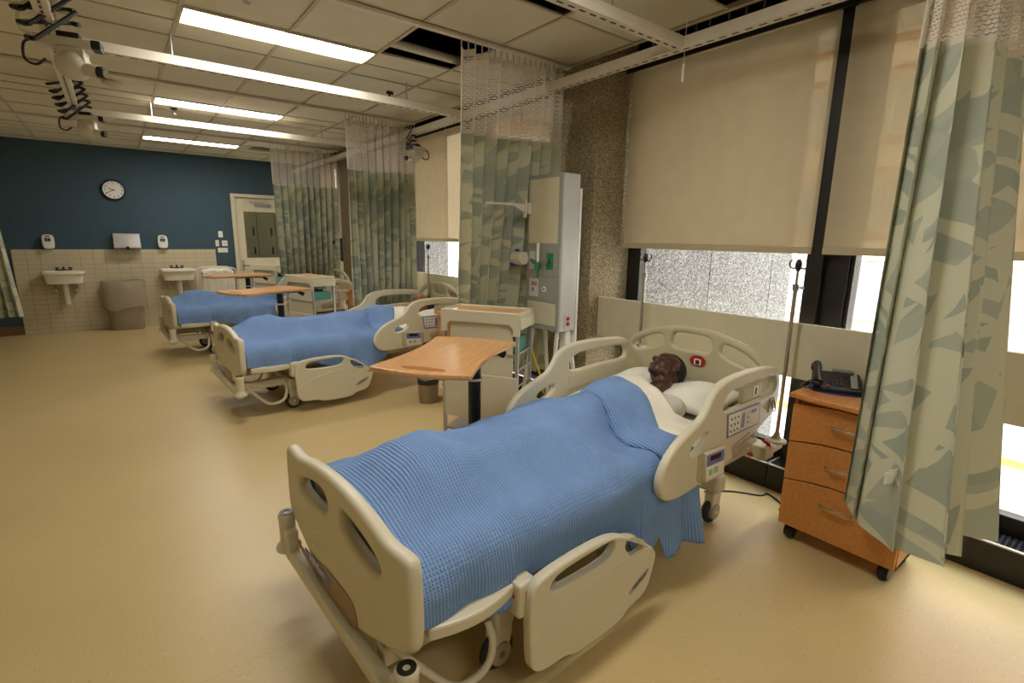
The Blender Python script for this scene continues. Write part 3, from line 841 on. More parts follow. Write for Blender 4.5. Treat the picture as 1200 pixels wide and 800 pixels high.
YZ = lambda X: basis((X, 0, 0), (0, 1, 0), (0, 0, 1))     # plate plane facing +x
XZn = lambda Y: basis((0, Y, 0), (1, 0, 0), (0, 0, 1))    # plate plane, normal -y
def make_bed():
    b = empty('hospital_bed')
    # footboard
    out = [(-.53, .47), (-.53, .60), (-.525, .70), (-.505, .735), (-.44, .728), (-.37, .722), (-.28, .745), (-.14, .765), (0, .772), (.14, .765), (.28, .745), (.37, .722), (.44, .728), (.505, .735), (.525, .70), (.53, .60), (.53, .47), (.50, .42), (.42, .385), (.24, .305), (.12, .27), (0, .262), (-.12, .27), (-.24, .305), (-.42, .385), (-.50, .42)]
    out = [(y, z) for y, z in out][::-1]
    h1 = [(-.35, .625), (-.26, .665), (-.06, .69), (-.035, .66), (-.05, .615), (-.10, .60), (-.26, .575), (-.34, .595)]
    h2 = [(.07, .66), (.10, .69), (.22, .68), (.36, .645), (.375, .61), (.33, .585), (.12, .60), (.08, .62)]
    fb = plate('footboard', out, [h1, h2], .05, .02, YZ(0), BED, b)
    pt = plate('tan_inlay', [(-.16, .29), (-.155, .34), (-.12, .375), (-.02, .378), (.1, .372), (.22, .35), (.40, .31), (.44, .335), (.40, .30), (.3, .285), (.15, .262), (0, .25), (-.1, .262)], [], .006, .001, YZ(-.0262), TAN, fb, it=1)
    lb = MB().box(-.031, -.0295, .07, .33, .312, .352).obj('blue_badge', BLUEL, fb, bev=.001)
    text('badge_lettering', 'Hill-Rom', .042, basis((-.0315, .20, .333), (0, -1, 0), (0, 0, 1)), WHITE, fb)
    text('model_lettering', 'VersaCare', .022, basis((-.030, .20, .297), (0, -1, 0), (0, 0, 1)), BLUEL, fb)
    MB().box(-.028, -.025, .19, .21, .47, .476).box(-.028, -.025, .18, .225, .41, .413).box(-.028, -.025, .18, .225, .432, .435).box(-.028, -.025, .18, .183, .413, .432).obj('printed_mark', WHITE, fb)
    # headboard
    out = [(-.49, .50), (-.49, .86), (-.475, .91), (-.41, .98), (-.30, 1.03), (-.16, 1.065), (0, 1.078), (.16, 1.065), (.30, 1.03), (.41, .98), (.475, .91), (.49, .86), (.49, .50)][::-1]
    hc = [(-.17, .95), (-.19, .97), (-.17, 1.02), (-.13, 1.035), (.03, 1.04), (.06, 1.02), (.075, .985), (.05, .94), (0, .93), (-.13, .93)]
    hc = [(y - .01 + .06 * 0, z) for y, z in hc]; hc = [(-.125, .935), (-.14, .96), (-.13, 1.01), (-.10, 1.03), (.10, 1.03), (.13, 1.01), (.14, .96), (.125, .935), (.08, .925), (-.08, .925)]
    hl = [(.20, .935), (.19, .96), (.20, .995), (.235, 1.0), (.34, .965), (.42, .91), (.43, .885), (.40, .87), (.28, .90)]
    hr = [(-y, z) for y, z in hl]
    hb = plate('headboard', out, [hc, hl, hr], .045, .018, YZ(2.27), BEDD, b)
    MB().prism([(-.06 + .052 * math.cos(t_ * .2618), .872 + .034 * math.sin(t_ * .2618)) for t_ in range(24)], .004, lambda y_, z_, d_: (2.240 + d_, y_, z_)).obj('red_label', RED, hb)
    MB().box(2.236, 2.24, -.085, -.04, .848, .885).obj('white_label', WHITE, hb)
    MB().box(2.234, 2.236, -.075, -.05, .852, .878).obj('printed_block', DGREY, hb)
    # side rails
    head = [(1.174, .54), (1.183, .617), (1.23, .68), (1.299, .731), (1.42, .775), (1.501, .804), (1.545, .86), (1.575, .904), (1.655, .95), (1.887, .965), (2.243, .94), (2.31, .88), (2.333, .683), (2.068, .593), (1.805, .496), (1.41, .453), (1.234, .465)][::-1]
    hh = [(1.675, .79), (1.685, .85), (1.74, .883), (1.85, .893), (2.18, .888), (2.245, .87), (2.26, .82), (2.236, .785), (2.0, .79), (1.75, .775)]
    hs = [(1.403, .654), (1.41, .68), (1.45, .70), (1.534, .722), (1.56, .71), (1.54, .675), (1.50, .648), (1.43, .635)]
    foot = [(.41, .195), (.400, .40), (.42, .47), (.50, .492), (.70, .50), (.85, .487), (.96, .425), (1.143, .307), (1.13, .235), (1.083, .117), (.95, .105), (.92, .07), (.64, .07), (.60, .10), (.465, .105), (.42, .14)][::-1]
    fh = [(.49, .405), (.505, .45), (.56, .468), (.80, .474), (.85, .465), (.845, .42), (.80, .395), (.62, .395)]
    fs = [(.91, .40), (.92, .435), (.96, .425), (1.03, .385), (1.045, .35), (1.02, .33), (.96, .345)]
    for sg in (-1, 1):
        Y = sg * .505
        r = plate('head_rail', head, [hh, hs], .042, .015, XZn(Y), BED, b)
        yo = Y + sg * .0215; yi = Y - sg * .0215
        tl = MB().box(1.80, 2.22, min(yo, yo + sg * .004), max(yo, yo + sg * .004), .575 + .03, .59 + .03)
        # control panels on the outside
        def quad(nm, pts, t, m_, par, off=0):
            f = lambda x, z, d: (x, yo + sg * (off + d), z)
            return MB().prism(pts, t, f).obj(nm, m_, par, bev=.002)
        bp = quad('blue_bezel', [(1.715, .775), (2.075, .765), (2.085, .64), (1.735, .645)], .003, BLUEL, r)
        quad('panel_face', [(1.725, .767), (2.066, .757), (2.076, .648), (1.745, .653)], .0045, BED, bp)
        quad('keypad_field', [(1.73, .763), (1.855, .759), (1.858, .654), (1.748, .657)], .0055, WHITE, bp)
        kk = MB()
        for i in range(3):
            for j in range(3):
                x = 1.758 + i * .034; z = .742 - j * .032; kk.box(x - .006, x + .006, *sorted((yo + sg * .0055, yo + sg * .0065)), z - .004, z + .004)
                kk.box(x + .004, x + .010, *sorted((yo + sg * .0055, yo + sg * .0065)), z - .011, z - .004)
        for j in range(2):
            kk.box(1.935, 1.945, *sorted((yo + sg * .0045, yo + sg * .0055)), .705 - j * .025, .715 - j * .025)
        kk.obj('keys', BLK, bp)
        kb = MB().box(1.872, 1.898, *sorted((yo + sg * .0045, yo + sg * .0065)), .67, .745).obj('blue_keys', BLUEL, bp)
        MB().box(1.97, 2.03, *sorted((yo + sg * .0045, yo + sg * .0055)), .725, .742).obj('blue_keys', BLUEL, bp)
        MB().box(1.935, 1.95, *sorted((yo + sg * .0045, yo + sg * .0055)), .725, .745).obj('green_key', GREENK, bp)
        rs = quad('pendant_recess', [(1.475, .63), (1.70, .62), (1.73, .60), (1.73, .50), (1.70, .475), (1.50, .48), (1.475, .50)], .004, BEDD, r)
        pd = quad('pendant_body', [(1.50, .635), (1.685, .622), (1.70, .475), (1.525, .485)], .022, BED, r)
        quad('pendant_screen', [(1.512, .625), (1.675, .613), (1.683, .556), (1.518, .565)], .0235, BLUEL, pd)
        quad('pendant_keys', [(1.518, .562), (1.683, .553), (1.69, .488), (1.53, .498)], .0235, WHITE, pd)
        quad('pendant_display', [(1.545, .612), (1.645, .606), (1.645, .582), (1.545, .588)], .025, LCD, pd)
        gk = MB()
        for i in range(2):
            f = lambda x, z, d: (x, yo + sg * (.0235 + d), z)
            gk.prism([(1.54 + i * .05, .545), (1.575 + i * .05, .542), (1.578 + i * .05, .51), (1.543 + i * .05, .513)], .0012, f)
        gk.obj('green_keys', GREENK, pd)
        # printed warning block: rows of fine print
        wp = MB()
        for i in range(6):
            z0 = .605 - i * .0135; x0_ = 1.80 + i * .004; x1_ = 2.09 - (.1 if i == 0 else 0)
            f = lambda x, z, d: (x, yo + sg * d, z)
            wp.prism([(x0_, z0 - .02), (x1_, z0 + .012), (x1_, z0 + .005), (x0_, z0 - .027)], .0008, f)
        wp.obj('fine_print', mat('fine print grey', (140, 122, 104), .6) if 'fine print grey' not in bpy.data.materials else bpy.data.materials['fine print grey'], r)
        MB().box(2.185, 2.245, *sorted((yo, yo + sg * .006)), .68, .76).obj('latch_plate', BEDD, r, bev=.003)
        MB().tube(smoothcurve([(2.20, yo + sg * .006, .75), (2.20, yo + sg * .02, .70), (2.215, yo + sg * .022, .688), (2.235, yo + sg * .02, .70), (2.235, yo + sg * .006, .75)]), .004).obj('latch_ring', CHROME, r, smooth=True)
        # inner face details: recessed pads, nurse call pod inside the opening
        f = lambda x, z, d: (x, yi - sg * d, z)
        MB().prism([(1.66, .66), (1.68, .75), (1.95, .765), (1.95, .68)], .006, f).obj('inner_pad', BED, r, bev=.004)
        MB().prism([(2.02, .66), (2.03, .76), (2.10, .775), (2.26, .78), (2.26, .70), (2.1, .66)], .006, f).obj('inner_pad', BED, r, bev=.004)
        if sg < 0:
            pod = MB().box(1.88, 2.10, *sorted((Y - sg * .012, Y + sg * .012)), .79, .872).obj('speaker_pod', BEDD, r, bev=.006)
            MB().box(2.0, 2.05, *sorted((Y + sg * .012, Y + sg * .014)), .80, .86).obj('pod_label', WHITE, r)
            MB().box(2.018, 2.032, *sorted((Y + sg * .014, Y + sg * .015)), .815, .85).obj('pod_mark', DGREY, r)
        MB().box(1.55, 1.75, *sorted((Y - sg * .10, Y - sg * .02)), .44, .49).obj('rail_arm', BEDD, r, bev=.01)
        # foot rail, lowered
        Y2 = sg * .535
        fr = plate('foot_rail', foot, [fh, fs], .042, .0095, XZn(Y2), BED, b)
        yo2 = Y2 + sg * .0215
        cr = [(.415, .235), (.55, .30), (.75, .345), (.95, .355), (1.09, .335)]
        MB().tube([(x, Y2 + sg * .0195, z) for x, z in [tuple(p)[:2] for p in smoothcurve([Vector((q[0], q[1], 0)) for q in cr], 6)]], .004, n=6).obj('moulded_line', BED, fr, smooth=True)
        bd = plate('badge_outline', [(.955, .175), (.96, .195), (1.08, .245), (1.09, .235), (1.08, .218), (.975, .168)], [], .002, .0005, XZn(yo2), STEEL, fr, it=2)
        ang = math.atan2(.045, .115)
        text('badge_lettering', 'Hill-Rom', .026, basis((1.022, yo2 + sg * .0015, .207), (-sg * math.cos(ang), 0, -sg * math.sin(ang)) if sg > 0 else (math.cos(ang), 0, math.sin(ang)), (-math.sin(ang), 0, math.cos(ang)) if sg < 0 else (-math.sin(ang), 0, math.cos(ang))), BLK, fr)
        MB().box(.55, .62, *sorted((sg * .42, sg * .516)), .30, .35).obj('rail_arm', BEDD, fr, bev=.008)
        MB().box(.9, .97, *sorted((sg * .42, sg * .516)), .28, .33).obj('rail_arm', BEDD, fr, bev=.008)
    # deck, mattress
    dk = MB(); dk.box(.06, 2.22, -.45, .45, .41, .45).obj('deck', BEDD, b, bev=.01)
    cor = []
    for i in range(13):
        t = i / 12; cor.append((.06 + .34 * t, .485 + .035 * math.sin(t * math.pi)))
    for sg in (-1, 1):
        f = lambda x, y, d: (x, sg * y, .415 + d)
        MB().prism([(.06, .40)] + cor + [(.40, .40)], .045, f).obj('corner_ledge', BED, b, bev=.008)
        MB().box(.38, .46, *sorted((sg * .43, sg * .525)), .34, .47).obj('corner_block', BED, b, bev=.012)
        MB().cyl((.385, sg * .49, .42), (.379, sg * .49, .42), .012).cyl((.42, sg * .526, .43), (.42, sg * .528, .43), .014).obj('red_tag', mat('print red', (190, 90, 60), .5) if 'print red' not in bpy.data.materials else bpy.data.materials['print red'], b)
    mm = bmesh.new()
    prev = None
    for x, z0, z1 in [(.05, .45, .61), (.3, .45, .612), (1.2, .45, .615), (1.7, .46, .635), (2.22, .48, .655)]:
        ring = [mm.verts.new((x, y, z)) for y, z in ((-.44, z0), (.44, z0), (.44, z1), (-.44, z1))]
        if prev:
            for i in range(4): mm.faces.new((prev[i], prev[(i + 1) % 4], ring[(i + 1) % 4], ring[i]))
        else: mm.faces.new(ring[::-1])
        prev = ring
    mm.faces.new(prev)
    finish(mm, 'mattress', SHEET, b, bev=.03, seg=3)
    # base frame
    MB().box(.0, 2.18, -.30, -.24, .22, .29).box(.0, 2.18, .24, .30, .22, .29).box(-.06, -.01, -.50, .50, .215, .27).box(.40, .46, -.3, .3, .23, .28).box(1.95, 2.01, -.3, .3, .23, .28).obj('base_frame', BED, b, bev=.008)
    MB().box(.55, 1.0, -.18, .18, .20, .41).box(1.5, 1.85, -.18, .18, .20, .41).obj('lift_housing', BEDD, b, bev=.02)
    MB().box(-.01, .07, -.1, .1, .24, .42).obj('board_mount', BED, b, bev=.01)
    # bumpers on the base-frame corners
    for x, zz in ((-.04, .0),):
        for sg in (-1, 1):
            y = sg * .525
            bu = MB().lathe([(.050, .25), (.052, .26), (.048, .27), (.034, .285), (.032, .30), (.034, .39), (.036, .40), (.036, .412), (.030, .42)], (x, y, 0)).obj('corner_bumper', BED, b, smooth=True)
            MB().lathe([(.028, .4195), (.028, .423), (.012, .423), (.011, .418)], (x, y, 0)).obj('bumper_cap', BLK, bu, smooth=True)
            MB().box(x - .025, x + .025, *sorted((sg * .455, sg * .505)), .23, .36).obj('bumper_arm', BED, bu, bev=.008)
    # caster units
    for cx in (.43, 2.02):
        for sg in (-1, 1):
            cy = sg * .345
            MB().box(cx - .05, cx + .05, *sorted((sg * .24, sg * .40)), .20, .30).obj('caster_housing', BED, b, bev=.02)
            ca = MB()
            f = lambda x, z, d: (cx + x, cy - .028 + d, z)
            ca.prism(chaikin([(-.02, .24), (.045, .25), (.06, .20), (.055, .12), (.03, .055), (-.01, .045), (-.03, .08), (-.035, .16)], 2), .056, f)
            fk = ca.obj('caster_shroud', BED, b, bev=.008)
            MB().lathe([(.012, -.034), (.045, -.034), (.048, -.02), (.048, .02), (.045, .034), (.012, .034)], (cx + .0, cy, .075), axis='y').obj('wheel_hub', WHEEL, fk, smooth=True)
            MB().lathe([(.046, -.016), (.068, -.016), (.075, -.008), (.075, .008), (.068, .016), (.046, .016)], (cx + .0, cy, .075), axis='y', n=32).obj('wheel_tyre', DGREY, fk, smooth=True)
            MB().cyl((cx, cy - .037, .075), (cx, cy + .037, .075), .012).obj('axle_bolt', CHROME, fk)
    # bent steel tubes of the brake linkage at the foot
    for sg in (-1, 1):
        pts = smoothcurve([(.02, sg * .28, .30), (.10, sg * .34, .20), (.19, sg * .40, .11), (.27, sg * .42, .10), (.335, sg * .42, .13), (.36, sg * .41, .20), (.36, sg * .38, .26)], 6)
        MB().tube(pts, .014, n=10).obj('brake_tube', BED, b, smooth=True)
    # intravenous pole sockets at the head
    for sg in (-1, 1): MB().box(2.30, 2.46, *sorted((sg * .47, sg * .53)), .40, .44).box(2.22, 2.34, *sorted((sg * .40, sg * .53)), .38, .46).obj('pole_socket', BEDD, b, bev=.008)
    MB().box(2.24, 2.30, -.3, .3, .40, .60).obj('head_mount', BEDD, b, bev=.01)
    MB().tube(smoothcurve([(2.2, -.42, .42), (2.26, -.50, .38), (2.28, -.52, .46), (2.24, -.50, .50)]), .012).obj('red_handle', RED, b, smooth=True)
    return b
bed = make_bed()
BP = [((.525, 1.645, 0), R(3), 'nearest hospital bed with cream rails and footboard in the foreground', 'nearest'),
      ((.715, 5.16, 0), R(2.5), 'middle hospital bed, cream rails, second of the row', 'middle'),
      ((.455, 7.97, 0), R(2.5), 'farthest hospital bed, mostly hidden behind the overbed tables', 'farthest')]
for i, (lc, rz, lab, nm) in enumerate(BP):
    if i == 0: bed.location = lc; bed.rotation_euler = (0, 0, rz); tag(bed, lab, 'hospital bed', 'hospital beds in a row')
    else: dup(bed, lc, rz, lab)

# ------------------------------------------------------------------ mannequin
def mannequin():
    bm = MB()
    # head frame: f (face), u (crown), l (left) turned to the far side
    f = Vector((-.38, .50, .78)).normalized()
    u = Vector((.90, .03, .42)); u = (u - f * u.dot(f)).normalized(); l = u.cross(f)
    C = Vector((2.055, .03, .82))
    rot = Matrix((f, l, u)).transposed().to_4x4()
    def P(a_, b_, c_): return C + f * a_ + l * b_ + u * c_
    def E(a_, b_, c_, r, ex=None): bm.ball(P(a_, b_, c_), r, rot if ex is None else rot @ ex, 24, 16)
    E(-.012, 0, .035, (.098, .076, .088)); E(.025, 0, -.01, (.072, .066, .085)); E(.04, 0, -.055, (.055, .052, .055))
    E(.068, 0, -.088, (.028, .03, .024)); E(.062, 0, .045, (.036, .055, .030))      # chin, brow
    for s in (-1, 1):
        E(.052, s * .036, -.022, (.032, .028, .034)); E(.078, s * .031, .012, (.017, .019, .013))   # cheek, eyelid
        E(.085, s * .030, .033, (.012, .024, .007)); E(.094, s * .013, -.026, (.012, .009, .010))   # brow ridge, nostril
        E(-.008, s * .077, -.002, (.018, .010, .033)); E(.010, s * .050, -.055, (.045, .024, .036))  # ear, jaw
    bm.cyl(P(.082, 0, .025), P(.112, 0, -.018), .009, .014, 12); E(.110, 0, -.021, (.015, .015, .013))
    E(.093, 0, -.048, (.012, .025, .008)); E(.090, 0, -.068, (.013, .022, .008))
    def limb(ps, rs):
        for (p, q), (r0, r1) in zip(zip(ps, ps[1:]), zip(rs, rs[1:])): bm.cyl(p, q, r0, r1, 16)
        for p, r_ in zip(ps, rs): bm.ball(p, r_)
    limb([P(-.015, 0, -.06), P(-.04, 0, -.13), (1.85, 0, .72)], [.058, .056, .062])
    I = Matrix.Identity(4)
    bm.ball((1.76, 0, .705), (.13, .20, .07)); bm.ball((1.60, 0, .712), (.20, .165, .085)); bm.ball((1.38, 0, .70), (.20, .145, .075)); bm.ball((1.18, 0, .70), (.14, .165, .075))
    for s in (-1, 1):
        limb([(1.76, s * .16, .68), (1.53, s * .19, .645), (1.30, s * .16, .625)], [.048, .036, .028]); bm.ball((1.24, s * .15, .625), (.06, .035, .018))
        limb([(1.15, s * .09, .685), (.78, s * .10, .675), (.40, s * .09, .665)], [.072, .050, .036]); bm.ball((.36, s * .09, .70), (.04, .038, .075))
    o = finish(bm.bm, 'mannequin_body', SKIN1)
    rm = o.modifiers.new('r', 'REMESH'); rm.mode = 'VOXEL'; rm.voxel_size = .0042; rm.use_smooth_shade = True
    sm = o.modifiers.new('s', 'SMOOTH'); sm.iterations = 11; sm.factor = .5
    dg = bpy.context.evaluated_depsgraph_get(); dg.update()
    me = bpy.data.meshes.new_from_object(o.evaluated_get(dg)); bpy.data.objects.remove(o)
    for p in me.polygons: p.use_smooth = True
    root = empty('mannequin')
    body = bpy.data.objects.new('body', me); COL.objects.link(body); body.parent = root
    # hair cap
    hb = bmesh.new(); bmesh.ops.create_uvsphere(hb, u_segments=40, v_segments=28, radius=1)
    kill = []
    for v in hb.verts:
        q = v.co.copy()
        # hairline: keep crown and back
        if q.x * .9 - q.z * .75 > .28 or q.z < -.62 or (q.x > .15 and q.z < .35): kill.append(v)
        v.co = C + f * (-.014 + q.x * .100) + l * (q.y * .0785) + u * (.037 + q.z * .0905)
    bmesh.ops.delete(hb, geom=kill, context='VERTS')
    h = finish(hb, 'hair', HAIR, root, smooth=True, auto=False)
    so = h.modifiers.new('t', 'SOLIDIFY'); so.thickness = .004
    m2 = MB(); m2.ball(P(.097, 0, -.058), (.009, .018, .005), rot); m2.obj('mouth_opening', LCD, root, smooth=True)
    m3 = MB(); m3.ball(P(.100, 0, -.0545), (.007, .013, .0028), rot); m3.obj('teeth', TEETH, root, smooth=True)
    m4 = MB(); m4.ball(P(.098, 0, -.049), (.009, .022, .0045), rot); m4.ball(P(.096, 0, -.067), (.010, .019, .005), rot); m4.obj('lips', LIP, root, smooth=True)
    m5 = MB()
    for s in (-1, 1): m5.tube([P(.093 - abs(t) * .006, s * (.031 + t * .015), .009 - .002 * (1 - t * t)) for t in (-1, -.5, 0, .5, 1)], .0014, n=6)
    m5.obj('closed_eyelashes', HAIR, root)
    # gown over chest and shoulders
    g = MB(); g.ball((1.66, 0, .70), (.19, .225, .088)); g.ball((1.79, -.15, .695), (.10, .11, .068)); g.ball((1.79, .15, .695), (.10, .11, .068))
    go = finish(g.bm, 'gown', GOWN)
    rm = go.modifiers.new('r', 'REMESH'); rm.mode = 'VOXEL'; rm.voxel_size = .01; rm.use_smooth_shade = True
    sm = go.modifiers.new('s', 'SMOOTH'); sm.iterations = 4
    dg = bpy.context.evaluated_depsgraph_get(); dg.update()
    gm = bpy.data.meshes.new_from_object(go.evaluated_get(dg)); bpy.data.objects.remove(go)
    for p in gm.polygons: p.use_smooth = True
    g2 = bpy.data.objects.new('gown', gm); COL.objects.link(g2); g2.parent = root
    return root, body
man, mbody = mannequin()
blA = blanket_obj(1); tb = fold_band(1); tb.parent = blA
blB = blanket_obj(2); tb2 = fold_band(2); tb2.parent = blB
sh = sheet_obj(1)
pl = pillow_obj()
for i, (lc, rz, lab, nm) in enumerate(BP):
    Mx = Matrix.Translation(lc) @ Matrix.Rotation(rz, 4, 'Z')
    if i < 2: bo = [blA, blB][i]
    else: bo = dup(blB)
    bo.location = lc; bo.rotation_euler = (0, 0, rz)
    tag(bo, 'blue cellular blanket draped over the mannequin on the %s bed' % nm, 'blanket', 'blue blankets')
    mo = man if i == 0 else dup(man)
    mo.location = lc; mo.rotation_euler = (0, 0, rz)
    tag(mo, ['dark-skinned training mannequin lying under the blue blanket on the nearest bed', 'brown-skinned training mannequin lying on the middle bed behind its raised rail', 'brown mannequin lying on the farthest bed, almost hidden'][i], 'mannequin', 'mannequins lying in the beds')
    for ch in kids(mo):
        if ch.name.startswith('body'):
            if i > 0: ch.data = ch.data.copy()
            ch.data.materials.clear(); ch.data.materials.append([SKIN1, SKIN2, SKIN3][i])
    so = sh if i == 0 else dup(sh)
    so.location = lc; so.rotation_euler = (0, 0, rz)
    tag(so, 'white top sheet showing past the blue blanket on the %s bed' % nm, 'sheet', 'white top sheets')
    po = pl if i == 0 else dup(pl)
    po.location = Mx @ Vector((2.02, 0, .715)); po.rotation_euler = (0, R(-6), rz)
    tag(po, 'white pillow under the head on the %s bed' % nm, 'pillow', 'white pillows')
    # intravenous poles
    if i == 2:
        for ch in kids(bd_ := [x for x in bpy.data.objects if x.get('label') == lab][0]):
            if ch.name.startswith('foot_rail') and sum(v.co.y for v in ch.data.vertices) < 0:
                for g_ in kids(ch): bpy.data.objects.remove(g_)
                bpy.data.objects.remove(ch)
    for sg in (-1, 1):
        if i > 0 and sg < 0: continue
        p = Mx @ Vector((2.43, sg * .50, 0))
        if i == 1: p = Vector((2.92, 5.42, 0))
        iv = empty('intravenous_pole', (p.x, p.y, .44), rz, 'chrome intravenous pole standing at the %s of the %s bed' % ('right head corner' if sg < 0 else 'left head corner', nm), 'pole')
        MB().lathe([(.055, 0), (.055, .012), (.03, .02), (.018, .04), (.014, .06)]).obj('socket_disc', BEDD, iv, smooth=True)
        MB().cyl((0, 0, .03), (0, 0, .92), .011, n=12).cyl((0, 0, .90), (0, 0, 1.04), .007, n=12).obj('pole', CHROME, iv, smooth=True)
        MB().cyl((0, 0, .895), (0, 0, .93), .017, n=12).cyl((0, -.03, .912), (0, 0, .912), .006, n=8).ball((0, -.033, .912), .009).obj('height_clamp', CHROME, iv, smooth=True)
        hk = MB().lathe([(.006, 1.0), (.016, 1.015), (.018, 1.04), (.012, 1.06), (.005, 1.066)])
        for s2 in (-1, 1):
            hk.tube(smoothcurve([(0, s2 * .008, 1.022), (0, s2 * .03, 1.016), (0, s2 * .045, 1.03), (0, s2 * .046, 1.05), (0, s2 * .036, 1.06)]), .004)
        hk.obj('bag_hooks', BLK, iv, smooth=True)

# ================================================================== OVERBED TABLES
def overbed(loc, rz, lab):
    r = empty('overbed_table', (loc[0], loc[1], 0), rz, lab, 'table', 'overbed tables')
    z = .97
    out = []
    n = 14
    for i in range(n + 1):   # near long edge dips inward (concave), short ends bow out
        t = i / n; out.append((-.40 + .82 * t, -.27 + .045 * math.sin(t * math.pi)))
    for i in range(1, n):
        t = i / n; out.append((.42 + .03 * math.sin(t * math.pi), -.27 + .54 * t))
    for i in range(n + 1):
        t = i / n; out.append((.42 - .82 * t, .27 - .045 * math.sin(t * math.pi)))
    for i in range(1, n):
        t = i / n; out.append((-.40 - .045 * math.sin(t * math.pi), .27 - .54 * t))
    cut = [(-.375, -.14), (-.39, -.08), (-.392, .0), (-.38, .09), (-.35, .12), (-.335, .08), (-.33, .0), (-.34, -.10)]
    plate('table_top', out, [], .026, .007, Matrix.Translation((0, 0, z - .013)), WOODT, r, it=1)
    plate('handle_recess', cut, [], .003, .0008, Matrix.Translation((0, 0, z + .0003)), wood('recess wood', (170, 108, 56)) if 'recess wood' not in bpy.data.materials else bpy.data.materials['recess wood'], r)
    MB().box(-.02, .30, -.07, .07, z - .05, z - .026).obj('top_bracket', BLK, r, bev=.006)
    MB().cyl((.12, -.10, .08), (.12, -.10, z - .05), .037, n=24).obj('column', BLK, r, smooth=True)
    MB().tube([(.12 + .042 * math.cos(t), -.10 + .042 * math.sin(t), .80) for t in [k * .35 for k in range(18)]], .008, closed=True).cyl((.16, -.09, .80), (.26, -.04, .80), .010).obj('collar_ring', BED, r, smooth=True)
    MB().cyl((.33, -.16, z - .045), (.37, -.20, z - .075), .02, .024, n=14).cyl((.20, -.1, z - .04), (.33, -.16, z - .045), .007).obj('release_lever', BLK, r, smooth=True)
    MB().box(.08, .16, -.42, .42, .05, .09).box(.10, .14, -.1, .0, .08, .10).box(-.20, .10, -.42, -.36, .05, .09).box(-.20, .10, .36, .42, .05, .09).obj('base', BLK, r, bev=.01)
    for x, y in ((-.18, -.39), (-.18, .39), (.12, -.39), (.12, .39)):
        cb = MB().cyl((x, y - .015, .026), (x, y + .015, .026), .026, n=16).obj('caster', BLK, r, smooth=True)
        MB().box(x - .012, x + .012, y - .008, y + .008, .03, .055).obj('caster_stem', ALU, cb)
    return r
overbed((1.398, 2.363), R(36.9), 'maple overbed table with black column beside the nearest bed')
overbed((1.29, 6.30), R(24), 'maple overbed table reaching over the middle bed')
overbed((1.42, 8.75), R(8), 'farthest maple overbed table in front of the white linen hamper')

# ================================================================== BEDSIDE CARTS
def cart(loc, rz, lab, z=1.08, load=True):
    r = empty('supply_cart', (loc[0], loc[1], 0), rz, lab, 'cart', 'cream supply carts')
    w, d = .31, .16
    MB().box(-w, w, -d, -d + .02, z - .09, z).box(-w, w, d - .02, d, z - .05, z).box(-w, -w + .02, -d, d, z - .05, z).box(w - .02, w, -d, d, z - .05, z).obj('top_rim', BED, r, bev=.01)
    MB().box(-w + .02, w - .02, -d + .02, d - .02, z - .035, z - .012).obj('wooden_inset', WOODT, r)
    f = lambda x, zz, dd: (x, -d - .006 + dd, zz)
    MB().prism([(-w, z - .17), (-w, z), (w, z), (w, z - .17), (w - .05, z - .17), (w - .05, z - .12), (w - .08, z - .09), (-w + .08, z - .09), (-w + .05, z - .12), (-w + .05, z - .17)], .03, f).obj('front_apron', BED, r, bev=.008)
    MB().box(-w + .06, w - .06, -d + .03, -d + .04, z - .48, z - .08).obj('back_panel', BED, r, bev=.003)
    MB().box(-w + .03, w - .01, -d - .004, -d + .01, z - .82, z - .47).obj('lower_panel', BED, r, bev=.006)
    for sx in (-1, 1):
        for sy in (-1, 1):
            x, y = sx * (w - .02), sy * (d - .015)
            MB().box(x - .012, x + .012, y - .012, y + .012, .06, z - .03).obj('leg', ALU, r, bev=.002)
            MB().cyl((x, y - .012, .03), (x, y + .012, .03), .03, n=16).obj('caster', DGREY, r, smooth=True)
    for zs in (.14, z - .32): MB().box(-w + .02, w - .02, -d + .02, d - .02, zs, zs + .015).obj('shelf', STEEL, r)
    for i in range(5):
        MB().box(w - .012, w - .008, -d + .03, d - .03, .3 + i * .12, .31 + i * .12).obj('side_rung', ALU, r)
    MB().box(w - .004, w + .01, -d + .0, d, z - .12, z - .04).obj('side_bar', BED, r, bev=.004)
    if load:
        Mx = Matrix.Translation((loc[0], loc[1], 0)) @ Matrix.Rotation(rz, 4, 'Z')
        p = Mx @ Vector((.10, 0, z - .303))
        bx = empty('storage_box', p, rz, 'teal storage box on the shelf of the ' + lab.split(' supply')[0].replace('cream ', '') + ' cart', 'box', 'teal storage boxes')
        MB().box(-.17, .17, -.11, .12, 0, .11).obj('box_body', TEALB, bx, bev=.006)
        MB().box(-.15, .05, -.08, .1, .11, .14).obj('folded_linen', mat('dark green cloth', (30, 70, 58), .9) if 'dark green cloth' not in bpy.data.materials else bpy.data.materials['dark green cloth'], bx, bev=.01)
        MB().box(-.02, .14, -.05, .08, .14, .17).obj('glove_packet', mat('blue grey packet', (120, 150, 160), .6) if 'blue grey packet' not in bpy.data.materials else bpy.data.materials['blue grey packet'], bx, bev=.01)
    return r
cart((2.15, 3.08), R(-58), 'nearest cream supply cart behind the maple overbed table')
cart((1.93, 6.78), R(-74), 'middle cream supply cart, second of the three, with wooden top')
cart((2.05, 9.4), R(-62), 'farthest cream supply cart in front of the door')

